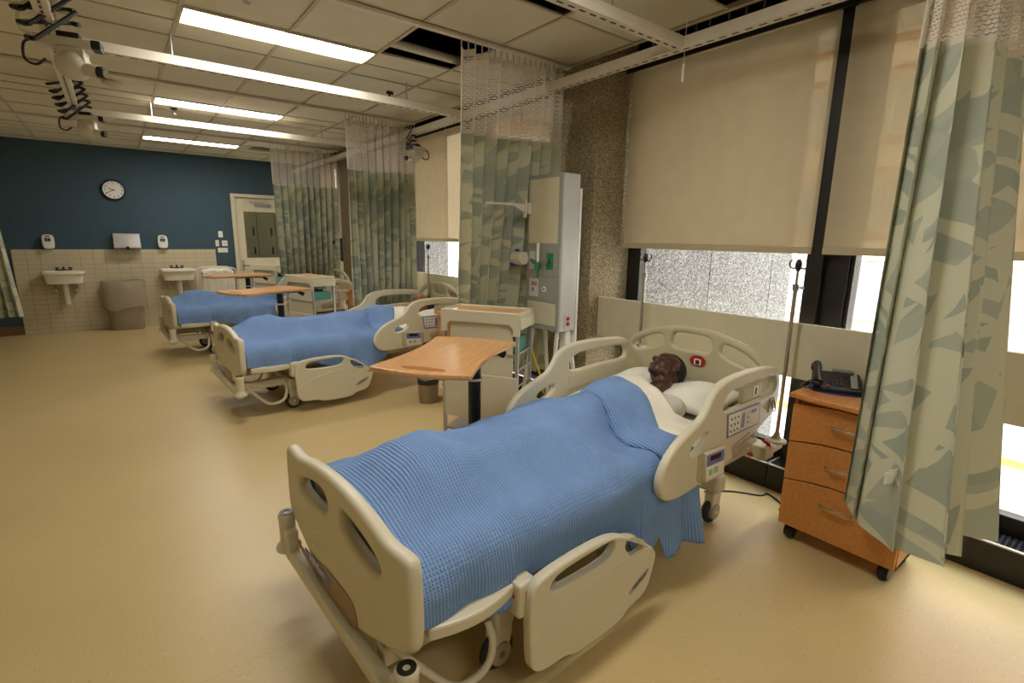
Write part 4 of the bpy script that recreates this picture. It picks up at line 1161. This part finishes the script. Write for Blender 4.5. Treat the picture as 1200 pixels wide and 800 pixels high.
# ================================================================== WOODEN CABINETS
def cabinet(loc, rz, lab, z=.84):
    r = empty('bedside_cabinet', (loc[0], loc[1], 0), rz, lab, 'cabinet', 'wooden bedside cabinets')
    W_, D_ = .54, .34   # local: front faces -x, width along y
    MB().box(0.012, D_, -W_ / 2, -W_ / 2 + .018, .085, z - .03).box(.012, D_, W_ / 2 - .018, W_ / 2, .085, z - .03).box(D_ - .012, D_, -W_ / 2, W_ / 2, .085, z - .03).box(.012, D_, -W_ / 2, W_ / 2, .085, .105).box(.03, D_, -W_ / 2, W_ / 2, z - .09, z - .03).obj('carcass', WOODN, r, bev=.002)
    top = [(-.045, -W_ / 2 - .005), (-.06, -W_ / 4), (-.062, 0), (-.06, W_ / 4), (-.045, W_ / 2 + .005), (D_ + .005, W_ / 2 + .01), (D_ + .005, -W_ / 2 - .01)]
    plate('top', top, [], .03, .008, Matrix.Translation((0, 0, z - .015)), WOODN, r, it=0)
    # three drawers with bowed top joints
    hs = [(.09, .35), (.35, .565), (.565, .775)]
    n = 14
    for k, (z0, z1) in enumerate(hs):
        pts = []
        bow = .035
        for i in range(n + 1):
            t = i / n; pts.append((-W_ / 2 + .004 + (W_ - .008) * t, z0 + .004 + (0 if k == 0 else bow * math.sin(t * math.pi) * 1.0)))
        for i in range(n + 1):
            t = 1 - i / n; pts.append((-W_ / 2 + .004 + (W_ - .008) * t, z1 - .004 + bow * math.sin(t * math.pi) * (1 if k < 2 else .6)))
        def f(y, zz, d): return (-.028 * (1 - (2 * y / W_) ** 2) * 0 - .012 + d, y, zz)
        dr = MB().prism(pts, .022, f).obj('drawer', WOODN, r, bev=.002)
        zc = (z0 + z1) / 2 + (.03 if k else .06)
        hp = smoothcurve([(-.012, .075, zc), (-.035, .06, zc + .0), (-.042, 0, zc + .006), (-.035, -.06, zc), (-.012, -.075, zc)])
        MB().tube(hp, .0065, n=8).obj('handle', CHROME, dr, smooth=True)
    for x in (.05, D_ - .05):
        for y in (-W_ / 2 + .05, W_ / 2 - .05):
            cb = MB().lathe([(.012, -.024), (.036, -.022), (.042, -.010), (.042, .010), (.036, .022), (.012, .024)], (x, y, .042), axis='y').obj('caster', BLK, r, smooth=True)
            MB().cyl((x, y, .05), (x, y, .09), .014).obj('caster_stem', DGREY, cb)
    return r
cabinet((2.735, .835), 0, 'wooden three-drawer bedside cabinet by the window at the right')
cabinet((2.60, 4.35), 0, 'wooden bedside cabinet beside the head of the middle bed, seen past the cream cart')
cabinet((2.66, 7.14), 0, 'far wooden bedside cabinet beside the farthest bed')

# telephone
ph = empty('desk_telephone', (2.93, 1.0, .8405), R(-66), 'black desk telephone with keypad on the wooden bedside cabinet', 'telephone')
# local: x to the user's right, y away from user
def wedge(x0, x1, y0, y1, za, zb, zz=0):
    m_ = MB(); m_.box(x0, x1, y0, y1, zz, 1)
    for v in m_.bm.verts:
        if v.co.z > .5: v.co.z = za if v.co.y < (y0 + y1) / 2 else zb
    return m_
pb = empty('x') ; bpy.data.objects.remove(pb)
body_ = wedge(-.10, .12, -.10, .10, .022, .075).obj('base', BLK, ph, bev=.008)
plate('blue_mat', [(-.12, -.12), (.14, -.12), (.15, .0), (.13, .11), (-.11, .11)], [], .004, .001, Matrix.Translation((0, 0, .002)), mat('blue mat', (40, 56, 140), .6), ph)
sl = math.atan2(.053, .14)
Ms = Matrix.Translation((0, -.10, .0225)) @ Matrix.Rotation(sl, 4, 'X')
kb = MB()
for i in range(3):
    for j in range(4): kb.box(-.022 + i * .022, -.008 + i * .022, .045 + j * .022, .057 + j * .022, 0, .004, Ms)
kb.obj('keys', mat('phone key', (70, 70, 74), .5), body_, bev=.001)
MB().box(-.01, .09, .165, .19, 0, .004, Ms).obj('display', mat('phone display', (120, 122, 116), .3), body_)
MB().box(.07, .10, .03, .14, 0, .003, Ms).obj('index_card', mat('index card', (150, 150, 150), .5), body_)
MB().box(-.035, -.02, .022, .032, 0, .004, Ms).obj('red_key', RED, body_)
MB().box(.085, .1, .145, .155, 0, .004, Ms).obj('amber_key', YEL, body_)
hs_ = MB()
pts = smoothcurve([(-.082, -.095, .050), (-.082, -.075, .066), (-.082, 0, .092), (-.082, .075, .108), (-.082, .10, .095)], 5)
hs_.tube(pts, .02, n=12, rs=[.018 + .009 * abs(i / (len(pts) - 1) * 2 - 1) ** 2 for i in range(len(pts))])
hs_.ball((-.082, -.085, .045), (.028, .028, .02)); hs_.ball((-.082, .088, .085), (.028, .028, .022))
hs_.obj('handset', BLK, ph, smooth=True)
MB().tube(smoothcurve([(-.09, -.1, .02), (-.13, -.09, .012), (-.15, -.02, .008), (-.12, .06, .008), (-.09, .1, .02)]), .003).obj('cord', BLK, ph)
# sharps container
sc = empty('sharps_container', (3.0, .80, .8405), 0, 'red sharps container with clear top behind the near curtain', 'container')
MB().lathe([(.045, 0), (.055, .19), (.065, .2), (.065, .215), (.05, .215)]).obj('container_body', RED, sc, smooth=True)
MB().lathe([(.05, .215), (.045, .30), (.03, .31)]).obj('clear_lid', mat('milky plastic', (220, 214, 220), .3), sc, smooth=True)
# loose cable by the convector
tag(MB().tube(smoothcurve([(2.85, 1.62, .006), (3.0, 1.52, .006), (3.1, 1.38, .006), (3.16, 1.36, .006), (3.1, 1.25, .006), (3.02, 1.22, .006)]), .005).obj('floor_cable', BLK, smooth=True), 'thin black cable curling on the floor by the convector', 'cable')

# ================================================================== MEDICAL PANEL
hp = empty('medical_panel', (2.58, 2.76, 0), 0, 'tall grey medical gas panel on a stand beside the concrete column', 'panel')
Z0, Z1 = .90, 2.06
MB().box(0, .17, 0, .38, Z0, Z1).obj('cabinet_box', LGREY, hp, bev=.012)
MB().box(-.014, 0, .0, .38, Z0, Z1).box(-.02, -.012, .0, .012, Z0, Z1).obj('face_frame', GREYP, hp, bev=.004)
MB().box(-.018, -.013, .03, .36, 1.56, 2.03).obj('upper_board', PANEL, hp, bev=.002)
MB().box(-.018, -.013, .03, .36, .94, 1.11).obj('lower_board', PANEL, hp, bev=.002)
MB().box(-.017, -.013, .02, .37, 1.14, 1.30).box(-.017, -.013, .02, .37, 1.31, 1.54).obj('service_plate', GREYP, hp, bev=.001)
o1 = MB().box(-.024, -.017, .07, .14, 1.37, 1.49).obj('oxygen_outlet', GREEN, hp, bev=.003)
MB().cyl((-.024, .105, 1.43), (-.05, .105, 1.43), .014).cyl((-.05, .105, 1.43), (-.05, .2, 1.43), .006).obj('outlet_stem', CHROME, o1, smooth=True)
o2 = MB().box(-.022, -.017, .27, .34, 1.36, 1.50).obj('vacuum_outlet', LGREY, hp, bev=.003)
MB().cyl((-.022, .30, 1.43), (-.05, .30, 1.43), .012).obj('outlet_stem', CHROME, o2, smooth=True)
fm = MB().cyl((-.055, .20, 1.42), (-.055, .20, 1.56), .011).obj('flow_meter', WHITE, hp, smooth=True)
MB().cyl((-.055, .20, 1.36), (-.055, .20, 1.42), .018).cyl((-.055, .20, 1.42), (-.055, .26, 1.42), .014).cyl((-.055, .20, 1.30), (-.055, .20, 1.36), .007).obj('green_valve', GREEN, fm, smooth=True)
MB().box(-.021, -.017, .225, .245, 1.36, 1.50).obj('yellow_label', YEL, hp)
kp = MB().box(-.021, -.017, .23, .34, 1.15, 1.29).obj('call_plate', LGREY, hp, bev=.002)
for (y, z, m_) in ((.30, 1.25, BLUEL), (.285, 1.25, BLUEL), (.27, 1.25, YEL), (.255, 1.25, RED), (.29, 1.205, BLK)):
    MB().box(-.023, -.021, y - .006, y + .006, z - .015, z + .015).obj('call_key', m_, kp)
MB().lathe([(.02, -.022), (.02, -.017), (.005, -.017)], (0, .16, 1.215), axis='x').obj('round_socket', WHITE, hp)
MB().lathe([(.009, -.024), (.009, -.0225)], (0, .16, 1.215), axis='x').obj('socket_hole', DGREY, hp)
rp = MB().box(.05, .12, -.004, .0, .92, 1.04).obj('outlet_plate', LGREY, hp, bev=.002)
for z in (1.0, .96): MB().lathe([(.015, -.010), (.016, -.004), (.016, -.003)], (.085, 0, z), axis='y').obj('red_socket', RED, rp, smooth=True)
MB().box(.17, .19, .0, .2, .80, 1.96).obj('rear_channel', WHITE, hp)
MB().box(-.25, .0, .10, .125, 1.83, 1.845, Matrix.Identity(4)).obj('swing_arm', RAILM, hp)
for o in kids(hp):
    if o.name.startswith('swing_arm'): bpy.data.objects.remove(o)
# swing arm goes out to the left of the panel
ar = MB().box(-.05, .0, .34, .375, 1.78, 1.86).box(-.43, -.05, .345, .36, 1.835, 1.85)
f = lambda x, z, d: (x, .345 + d, z)
ar.prism([(-.06, 1.78), (-.06, 1.835), (-.18, 1.835)], .012, f)
ar.box(-.075, -.06, .335, .37, 1.75, 1.89)
ar.obj('swing_arm', RAILM, hp, bev=.002)
sd = MB().lathe([(.045, -.06), (.05, -.055), (.05, .055), (.045, .06)], (-.06, .42, 1.44), axis='y', n=28)
sd.box(-.07, -.02, .37, .44, 1.40, 1.49)
sd = sd.obj('suction_canister', RAILM, hp, smooth=True)
MB().lathe([(.03, .06), (.028, .068)], (-.06, .42, 1.44), axis='y').obj('gauge', STEEL, sd)
MB().cyl((-.08, .46, 1.39), (-.08, .50, 1.39), .014).cyl((-.04, .46, 1.50), (-.04, .49, 1.50), .01).obj('blue_knob', mat('blue knob', (40, 70, 180), .4), sd)
# A-frame stand
st = MB()
for (x0, y0, x1, y1) in ((.03, .33, -.10, .36), (.03, .05, -.10, -.02), (.15, .33, .26, .36), (.15, .05, .26, -.02)):
    st.tube([(x0, y0, Z0 + .01), (x1, y1, .02)], .016, n=8)
st.obj('stand_legs', WHITE, hp, smooth=True)
MB().box(.09, .15, .02, .09, .03, Z0).obj('stand_post', WHITE, hp, bev=.01)
MB().box(-.12, .28, -.04, .38, .0, .03).obj('stand_base', BED, hp, bev=.008)
MB().tube(smoothcurve([(-.005, .33, .91), (.01, .32, .7), (.06, .27, .5), (.08, .25, .35)]), .008).obj('yellow_hose', YEL, hp, smooth=True)

# ================================================================== FAR WALL THINGS
def sink(x, lab):
    r = empty('wall_basin', (x, YF - .012, .84), 0, lab, 'sink', 'white wall basins')
    out = [(-.265, 0), (-.265, -.34), (-.22, -.42), (.22, -.42), (.265, -.34), (.265, 0)]
    hole = [(-.225, -.12), (-.225, -.32), (-.18, -.375), (.18, -.375), (.225, -.32), (.225, -.12)]
    plate('rim', out, [hole], .05, .015, Matrix.Translation((0, 0, .115)), PORC, r)
    bm = bmesh.new(); rings = []
    for z, k in ((.12, 1.0), (.06, .93), (.01, .75), (-.02, .35)):
        ring = [bm.verts.new((p[0] * k, (p[1] + .2475) * k - .2475, z)) for p in chaikin([(p[0] * 1.04, p[1]) for p in hole], 2)]
        rings.append(ring)
    for A, B in zip(rings, rings[1:]):
        for i in range(len(A)): bm.faces.new((A[i], A[(i + 1) % len(A)], B[(i + 1) % len(A)], B[i]))
    bm.faces.new(rings[-1])
    bw = finish(bm, 'bowl', PORC, r, smooth=True, auto=False); s_ = bw.modifiers.new('s', 'SOLIDIFY'); s_.thickness = .02; s_.offset = -1
    pl_ = [(-.25, -.02), (-.25, -.33), (-.20, -.40), (.20, -.40), (.25, -.33), (.25, -.02)]
    m_ = bmesh.new(); A = [m_.verts.new((p[0], p[1], .10)) for p in chaikin(pl_, 2)]; B = [m_.verts.new((p[0] * .9, p[1] * .92, -.05)) for p in chaikin(pl_, 2)]
    for i in range(len(A)): m_.faces.new((A[i], A[(i + 1) % len(A)], B[(i + 1) % len(A)], B[i]))
    finish(m_, 'apron', PORC, r, smooth=True)
    MB().box(-.10, .10, -.09, -.05, .14, .155).cyl((0, -.07, .15), (0, -.07, .20), .012).cyl((0, -.07, .19), (0, -.18, .17), .011).obj('faucet', DGREY, r, smooth=True)
    for s in (-1, 1):
        MB().cyl((s * .08, -.07, .15), (s * .08, -.07, .18), .012).box(s * .08 - .03, s * .08 + .03, -.076, -.064, .178, .188).obj('tap_handle', DGREY, r)
    MB().cyl((0, -.22, -.38), (0, -.20, .0), .035, .04).cyl((0, -.22, -.36), (0, -.03, -.30), .02).obj('drain_pipe', PORC, r, smooth=True)
    for s in (-1, 1):
        MB().cyl((s * .13, -.10, -.17), (s * .13, -.0, -.17), .025).tube([(s * .13, -.08, -.17), (s * .12, -.09, -.06), (s * .08, -.08, .02)], .008).obj('stop_valve', CHROME, r, smooth=True)
    return r
sink(-.69, 'left white wall basin with a dark faucet, under the left soap dispenser')
sink(.80, 'right white wall basin with a dark faucet, near the linen hamper')
def soap(x, z, lab):
    r = empty('soap_dispenser', (x, YF - .001 - .011, z), 0, lab, 'dispenser', 'white soap dispensers')
    plate('housing', [(-.07, 0), (-.075, .15), (-.05, .20), (.05, .20), (.075, .15), (.07, 0), (.04, -.02), (-.04, -.02)][::-1], [], .10, .02, basis((0, -.05, 0), (1, 0, 0), (0, 0, 1)), WHITE, r)
    MB().box(-.035, .035, -.104, -.1, .09, .15).obj('sight_window', STEEL, r)
    MB().box(-.03, -.005, -.106, -.104, .10, .14).box(.005, .03, -.106, -.104, .10, .14).obj('window_mark', DGREY, r)
    MB().box(-.03, .03, -.104, -.1, .165, .18).obj('top_mark', DGREY, r)
soap(-.82, 1.33, 'left white soap dispenser on the blue wall above the left basin')
soap(.64, 1.34, 'right white soap dispenser on the blue wall above the right basin')
td = empty('towel_dispenser', (.15, YF - .012, 1.31), 0, 'grey metal paper towel dispenser on the blue wall between the soap dispensers', 'dispenser')
f = lambda y, z, d: (-.18 + d, y, z)
MB().prism([(0, 0), (0, .25), (-.10, .25), (-.20, .02), (-.17, 0)], .36, f).obj('housing', STEEL, td, bev=.008)
MB().box(-.10, .10, -.18, -.12, -.008, .002).obj('paper_slot', BLK, td)
MB().box(.06, .14, -.123, -.118, .165, .172).obj('maker_mark', BLK, td)
MB().cyl((.0, -.185, .025), (.0, -.21, .02), .025).obj('push_bar', BLK, td)
ck = empty('wall_clock', (.065, YF - .001, 2.245), 0, 'round black-rimmed wall clock with white face on the blue wall', 'clock')
MB().lathe([(.15, 0), (.163, -.01), (.163, -.035), (.15, -.04), (.138, -.03), (.138, -.02)], axis='y', n=40).obj('rim', BLK, ck, smooth=True)
MB().lathe([(.142, -.02), (.142, -.024)], axis='y', n=40).obj('face', WHITE, ck)
for h in range(1, 13):
    t = R(90 - 30 * h)
    text('numeral', str(h), .042, basis((.112 * math.cos(t), -.0246, .112 * math.sin(t)), (1, 0, 0), (0, 0, 1)), BLK, ck)
def hand(deg, L, w, nm):
    Mh = Matrix.Rotation(R(deg), 4, 'Y')
    MB().box(-w, w, -.030, -.028, -.02, L, Mh).obj(nm, BLK, ck)
hand(290, .065, .005, 'hour_hand'); hand(240, .105, .004, 'minute_hand')
MB().lathe([(.008, -.027), (.008, -.032)], axis='y').obj('hub', BLK, ck)
for (x, z, w, h, lab, nm) in ((1.53, 1.57, .07, .11, 'white light switch plate, topmost beside the door', 'switch_plate'), (1.465, 1.41, .055, .11, 'narrow white switch plate left of the grey plate', 'switch_plate'), (1.585, 1.41, .09, .10, 'square grey-white plate beside the narrow switch', 'switch_plate'), (1.545, 1.285, .16, .08, 'wide white plate, lowest beside the door', 'switch_plate')):
    r = empty(nm, (x, YF - .0005, z), 0, lab, 'switch')
    MB().box(-w / 2, w / 2, -.008, 0, -h / 2, h / 2).obj('plate', WHITE, r, bev=.002)
    MB().box(-w / 5, w / 5, -.012, -.008, -h / 5, h / 5).obj('rocker', PORC, r, bev=.001)
# waste bin with liner
wb = empty('waste_bin', (.015, 10.48, 0), 0, 'grey waste bin with a clear liner between the basins', 'bin')
m_ = bmesh.new(); rg = []
for z, hx, hy in ((0, .225, .13), (.80, .27, .16)):
    rg.append([m_.verts.new((x, y, z)) for x, y in chaikin([(-hx, -hy), (hx, -hy), (hx, hy), (-hx, hy)], 2)])
for i in range(len(rg[0])): m_.faces.new((rg[0][i], rg[0][(i + 1) % len(rg[0])], rg[1][(i + 1) % len(rg[0])], rg[1][i]))
m_.faces.new(rg[0])
o = finish(m_, 'bin_body', BIN, wb, smooth=True); s_ = o.modifiers.new('s', 'SOLIDIFY'); s_.thickness = .006
m_ = bmesh.new(); rg = []
for k, (z, e) in enumerate(((.78, -.01), (.81, .008), (.80, .018), (.66, .024), (.50, .03), (.36, .034))):
    rr = []
    base = chaikin([(-.268, -.158), (.268, -.158), (.268, .158), (-.268, .158)], 3)
    for i, (x, y) in enumerate(base):
        q = Vector((x, y, 0)).normalized() * (e + .006 * math.sin(i * 2.3 + k)); zz = z + (.035 * math.sin(i * .55) if k == 5 else 0)
        rr.append(m_.verts.new((x + q.x, y + q.y, zz)))
    rg.append(rr)
for A, B in zip(rg, rg[1:]):
    for i in range(len(A)): m_.faces.new((A[i], A[(i + 1) % len(A)], B[(i + 1) % len(A)], B[i]))
finish(m_, 'bin_liner', BAG, wb, smooth=True, auto=False)
# linen hamper
lh = empty('linen_hamper', (1.30, 9.9, 0), R(3), 'white linen hamper with a cloth draped over its round tubular frame', 'hamper')
tb_ = MB()
for y in (-.18, .18):
    tb_.tube(smoothcurve([(-.26, y, .07), (-.26, y, .9), (-.24, y, .99), (-.17, y, 1.02), (.17, y, 1.02), (.24, y, .99), (.26, y, .9), (.26, y, .07)], 6), .012, n=10)
tb_.tube([(-.26, -.18, .12), (-.26, .18, .12)], .012).tube([(.26, -.18, .12), (.26, .18, .12)], .012)
tb_.obj('tube_frame', RAILM, lh, smooth=True)
m_ = bmesh.new(); G = []
for i in range(41):
    t = i / 40; x = -.22 + .44 * t; row = []
    for j in range(25):
        v = j / 24
        if v < .42: y = -.19 - .012 * math.sin(v * 3); z = .55 + (.47) * v / .42 + .01 * math.sin(t * 9)
        elif v < .58: y = -.19 + .38 * (v - .42) / .16; z = 1.035 - .02 * math.sin((v - .42) / .16 * math.pi)
        else: y = .19; z = 1.02 - .5 * (v - .58) / .42
        y += .014 * math.sin(t * 24 + v * 4) * (1 if v < .45 else .3)
        row.append(m_.verts.new((x * (1 + .04 * math.sin(v * 6)), y - .012, z - .06 * abs(2 * t - 1) ** 3)))
    G.append(row)
for A, B in zip(G, G[1:]):
    for j in range(24): m_.faces.new((A[j], B[j], B[j + 1], A[j + 1]))
finish(m_, 'draped_cloth', SHEET, lh, smooth=True, auto=False)
MB().box(-.25, .25, -.17, .17, .15, .58).obj('hamper_bag', SHEET, lh, bev=.03, seg=3)
for x in (-.26, .26):
    for y in (-.18, .18): MB().cyl((x, y - .01, .035), (x, y + .01, .035), .035).obj('caster', DGREY, lh, smooth=True)
# small grey bin between bed and cart
sb = empty('small_bin', (2.28, 4.28, 0), 0, 'small grey bin with black liner on the floor beside the middle bed', 'bin')
MB().lathe([(.09, 0), (.10, .16), (.105, .22), (.10, .225)], n=28).obj('bin_body', BIN, sb, smooth=True)
MB().lathe([(.103, .19), (.108, .235), (.10, .245), (.09, .22)], n=28).obj('bin_liner', BLK, sb, smooth=True)

# ================================================================== CEILING CAMERAS
def scissor(b, p, L, n, w, dr, sdv=None):
    """pantograph: crossing links from p along dr"""
    p = Vector(p); dr = Vector(dr).normalized(); sd_ = Vector(sdv) if sdv else dr.orthogonal(); sd_ = (sd_ - dr * sd_.dot(dr)).normalized()
    st_ = L / n
    for i in range(n):
        q0 = p + dr * st_ * i; q1 = p + dr * st_ * (i + 1)
        for s in (-1, 1):
            b.tube([q0 + sd_ * w * s + dr.cross(sd_) * .03 * s, q1 - sd_ * w * s + dr.cross(sd_) * .03 * s], .011, n=6)
        for s in (-1, 1): b.cyl(q0 + sd_ * w * s - dr.cross(sd_) * .018, q0 + sd_ * w * s + dr.cross(sd_) * .018, .013, n=10)
def camera(loc, rz, lab, k=1.0, dirs=(0, -1, .1), n=4, L=.35, big=True):
    r = empty('ceiling_camera', loc, rz, lab, 'camera')
    r.scale = (k, k, k)
    MB().box(-.16, .10, -.05, .05, -.03, .02).obj('mount_plate', CAMW, r, bev=.008)
    MB().box(.10, .145, -.048, .048, -.025, .022).obj('black_end', BLK, r, bev=.006)
    hd_ = MB().ball((0, 0, -.11), (.085, .085, .085)).box(-.06, .07, -.06, .06, -.12, -.03).obj('head', CAMW, r, smooth=True, bev=.01)
    MB().cyl((.03, -.02, -.13), (.12, -.05, -.145), .036, .034, 20).obj('lens_barrel', CAMW, hd_, smooth=True)
    MB().cyl((.12, -.05, -.145), (.15, -.06, -.149), .032, .03, 20).obj('lens_ring', BLK, hd_, smooth=True)
    MB().cyl((.15, -.06, -.149), (.156, -.062, -.150), .024, .024, 20).obj('lens_glass', CHROME, hd_, smooth=True)
    s_ = MB(); scissor(s_, (-.04, -.12, .02), L, n, .15, dirs, (.5, .8, 0))
    s_.obj('pantograph_arm', BLK, r)
    MB().box(-.05, .05, -.04, .04, .018, .05).obj('arm_bracket', BLK, r, bev=.004)
    MB().tube(smoothcurve([(-.15, 0, .0), (-.21, .03, -.02), (-.22, .04, -.1), (-.17, .02, -.13), (-.12, 0, -.10)]), .007).obj('cable_loop', BLK, r, smooth=True)
    MB().tube(smoothcurve([(-.14, 0, .0), (-.20, -.05, .04), (-.15, -.15, .12), (-.02, -.25, .14)]), .008).obj('white_cable', CAMW, r, smooth=True)
    return r
camera((-.08, 4.05, 2.64), R(-10), 'large white ceiling camera, nearest at the top left, on a folding black arm', 1.0, (-.1, -.55, .8), 5, .34)
camera((-.09, 6.45, 2.63), R(-10), 'farther white ceiling camera at the left, below the folded black arm', .95, (-.1, -.55, .8), 5, .30)
camera((2.72, 5.30, 2.54), R(200), 'small white ceiling camera hanging from the window rail beside the tall curtain', .8, (.0, 0, 1), 3, .2)
for (x, y, z, lab) in ((.72, 3.38, ZC, 'sprinkler head with spreader near the top of the frame'), (.66, 6.9, ZC, 'small sprinkler head above the far ceiling light'), (2.17, 4.72, ZC, 'black hanging ceiling clip left of the tall curtain')):
    r = empty('sprinkler_head' if 'sprinkler' in lab else 'ceiling_clip', (x, y, z), 0, lab, 'sprinkler' if 'sprinkler' in lab else 'clip')
    if 'sprinkler' in lab:
        MB().lathe([(.035, -.004), (.035, -.012), (.012, -.02), (.01, -.045)]).obj('escutcheon', BLK, r, smooth=True)
        MB().lathe([(.004, -.04), (.004, -.06), (.022, -.062), (.022, -.066), (.002, -.07)]).obj('deflector', STEEL, r, smooth=True)
    else:
        MB().box(-.03, .03, -.01, .01, -.03, -.004).tube([(0, 0, -.02), (-.01, 0, -.08), (.01, .01, -.12)], .01).obj('hook', BLK, r)
r = empty('smoke_detector', (.13, 6.1, ZC - .004), 0, 'flat round ceiling detector left of the middle light', 'detector')
MB().lathe([(.07, 0), (.065, -.02), (.03, -.035), (.01, -.05)]).obj('detector_body', CAMW, r, smooth=True)
av = empty('air_vent', (1.85, 9.0, ZC - .012), 0, 'grey slatted ceiling vent near the far curtain', 'vent')
MB().box(0, .6, 0, .3, .0, .006).obj('vent_backing', DGREY, av)
MB().box(0, .6, 0, .02, -.004, .008).box(0, .6, .28, .3, -.004, .008).box(0, .02, 0, .3, -.004, .008).box(.58, .6, 0, .3, -.004, .008).obj('vent_frame', STEEL, av)
for i in range(6): MB().box(.02, .58, .04 + i * .04, .055 + i * .04, -.006, .0).obj('vent_slat', STEEL, av)
# square sensor on a cord
sn = empty('hanging_sensor', (2.88, 2.05, 2.56), R(35), 'small white sensor box dangling on a cord before the blind', 'sensor')
MB().box(-.035, .035, -.008, .008, 0, .10, Matrix.Rotation(R(-25), 4, 'Y')).obj('sensor_box', WHITE, sn, bev=.004)
MB().box(-.02, .015, -.0095, -.008, .055, .075, Matrix.Rotation(R(-25), 4, 'Y')).box(.0, .015, -.0095, -.008, .01, .02, Matrix.Rotation(R(-25), 4, 'Y')).obj('sensor_window', BLK, sn)
MB().cyl((-.04, 0, .09), (-.03, 0, .345), .002, n=6).obj('cord', WHITE, sn)
# pull cord of the second-bay blind
pc = tag(MB().tube([(3.25, 5.56, 2.9), (3.25, 5.57, 2.55)], .003, n=6).ball((3.25, 5.57, 2.53), (.012, .012, .02)).obj('blind_pull_cord', RAILM, smooth=True), 'thin pull cord with a small toggle before the middle bay blind', 'cord')

# ================================================================== OUTSIDE
tag(MB().box(XW + .2, 60, -40, 50, -1.05, -1.0).obj('ground_outside', PAVE), kind='structure')
yl = tag(MB().box(8.2, 8.5, -20, 30, -1.0, -.995).obj('road_line', YEL), 'yellow painted line on the pale paving outside', 'road marking')
bf = empty('brick_building', (14, -20, -1), 0, 'brick office building with pale bands across the street, seen through the blinds', 'building')
MB().box(0, 6, 0, 40, 0, 14).obj('brick_wall', BRICK, bf)
for z in (2.2, 4.3, 6.4, 8.5): MB().box(-.08, 0, 0, 40, z, z + .45).obj('stone_band', STONE, bf)
wb_ = MB().box(-.05, .02, 0, 1.3, 0, 1.25).obj('window', BWIN, bf)
fm_ = MB().box(-.08, -.05, 0, .07, 0, 1.25).box(-.08, -.05, 1.23, 1.3, 0, 1.25).box(-.08, -.05, 0, 1.3, 0, .07).box(-.08, -.05, 0, 1.3, 1.18, 1.25).box(-.08, -.05, .62, .68, 0, 1.25).obj('window_frame', STONE, wb_)
first = True
for z in (.8, 2.85, 4.95, 7.05):
    for k in range(14):
        o = wb_ if first else dup(wb_, parent=bf)
        first = False
        o.location = (0, 8 + k * 1.75, z)
rl = empty('street_railing', (10.6, -6, -1), 0, 'grey street railing outside the windows', 'railing')
MB().box(0, .05, 0, 24, .95, 1.0).box(0, .05, 0, 24, .2, .24).obj('rail', STEEL, rl)
pr_ = MB()
for k in range(120): pr_.box(.01, .03, k * .2, k * .2 + .03, .0, .95)
pr_.obj('uprights', STEEL, rl)
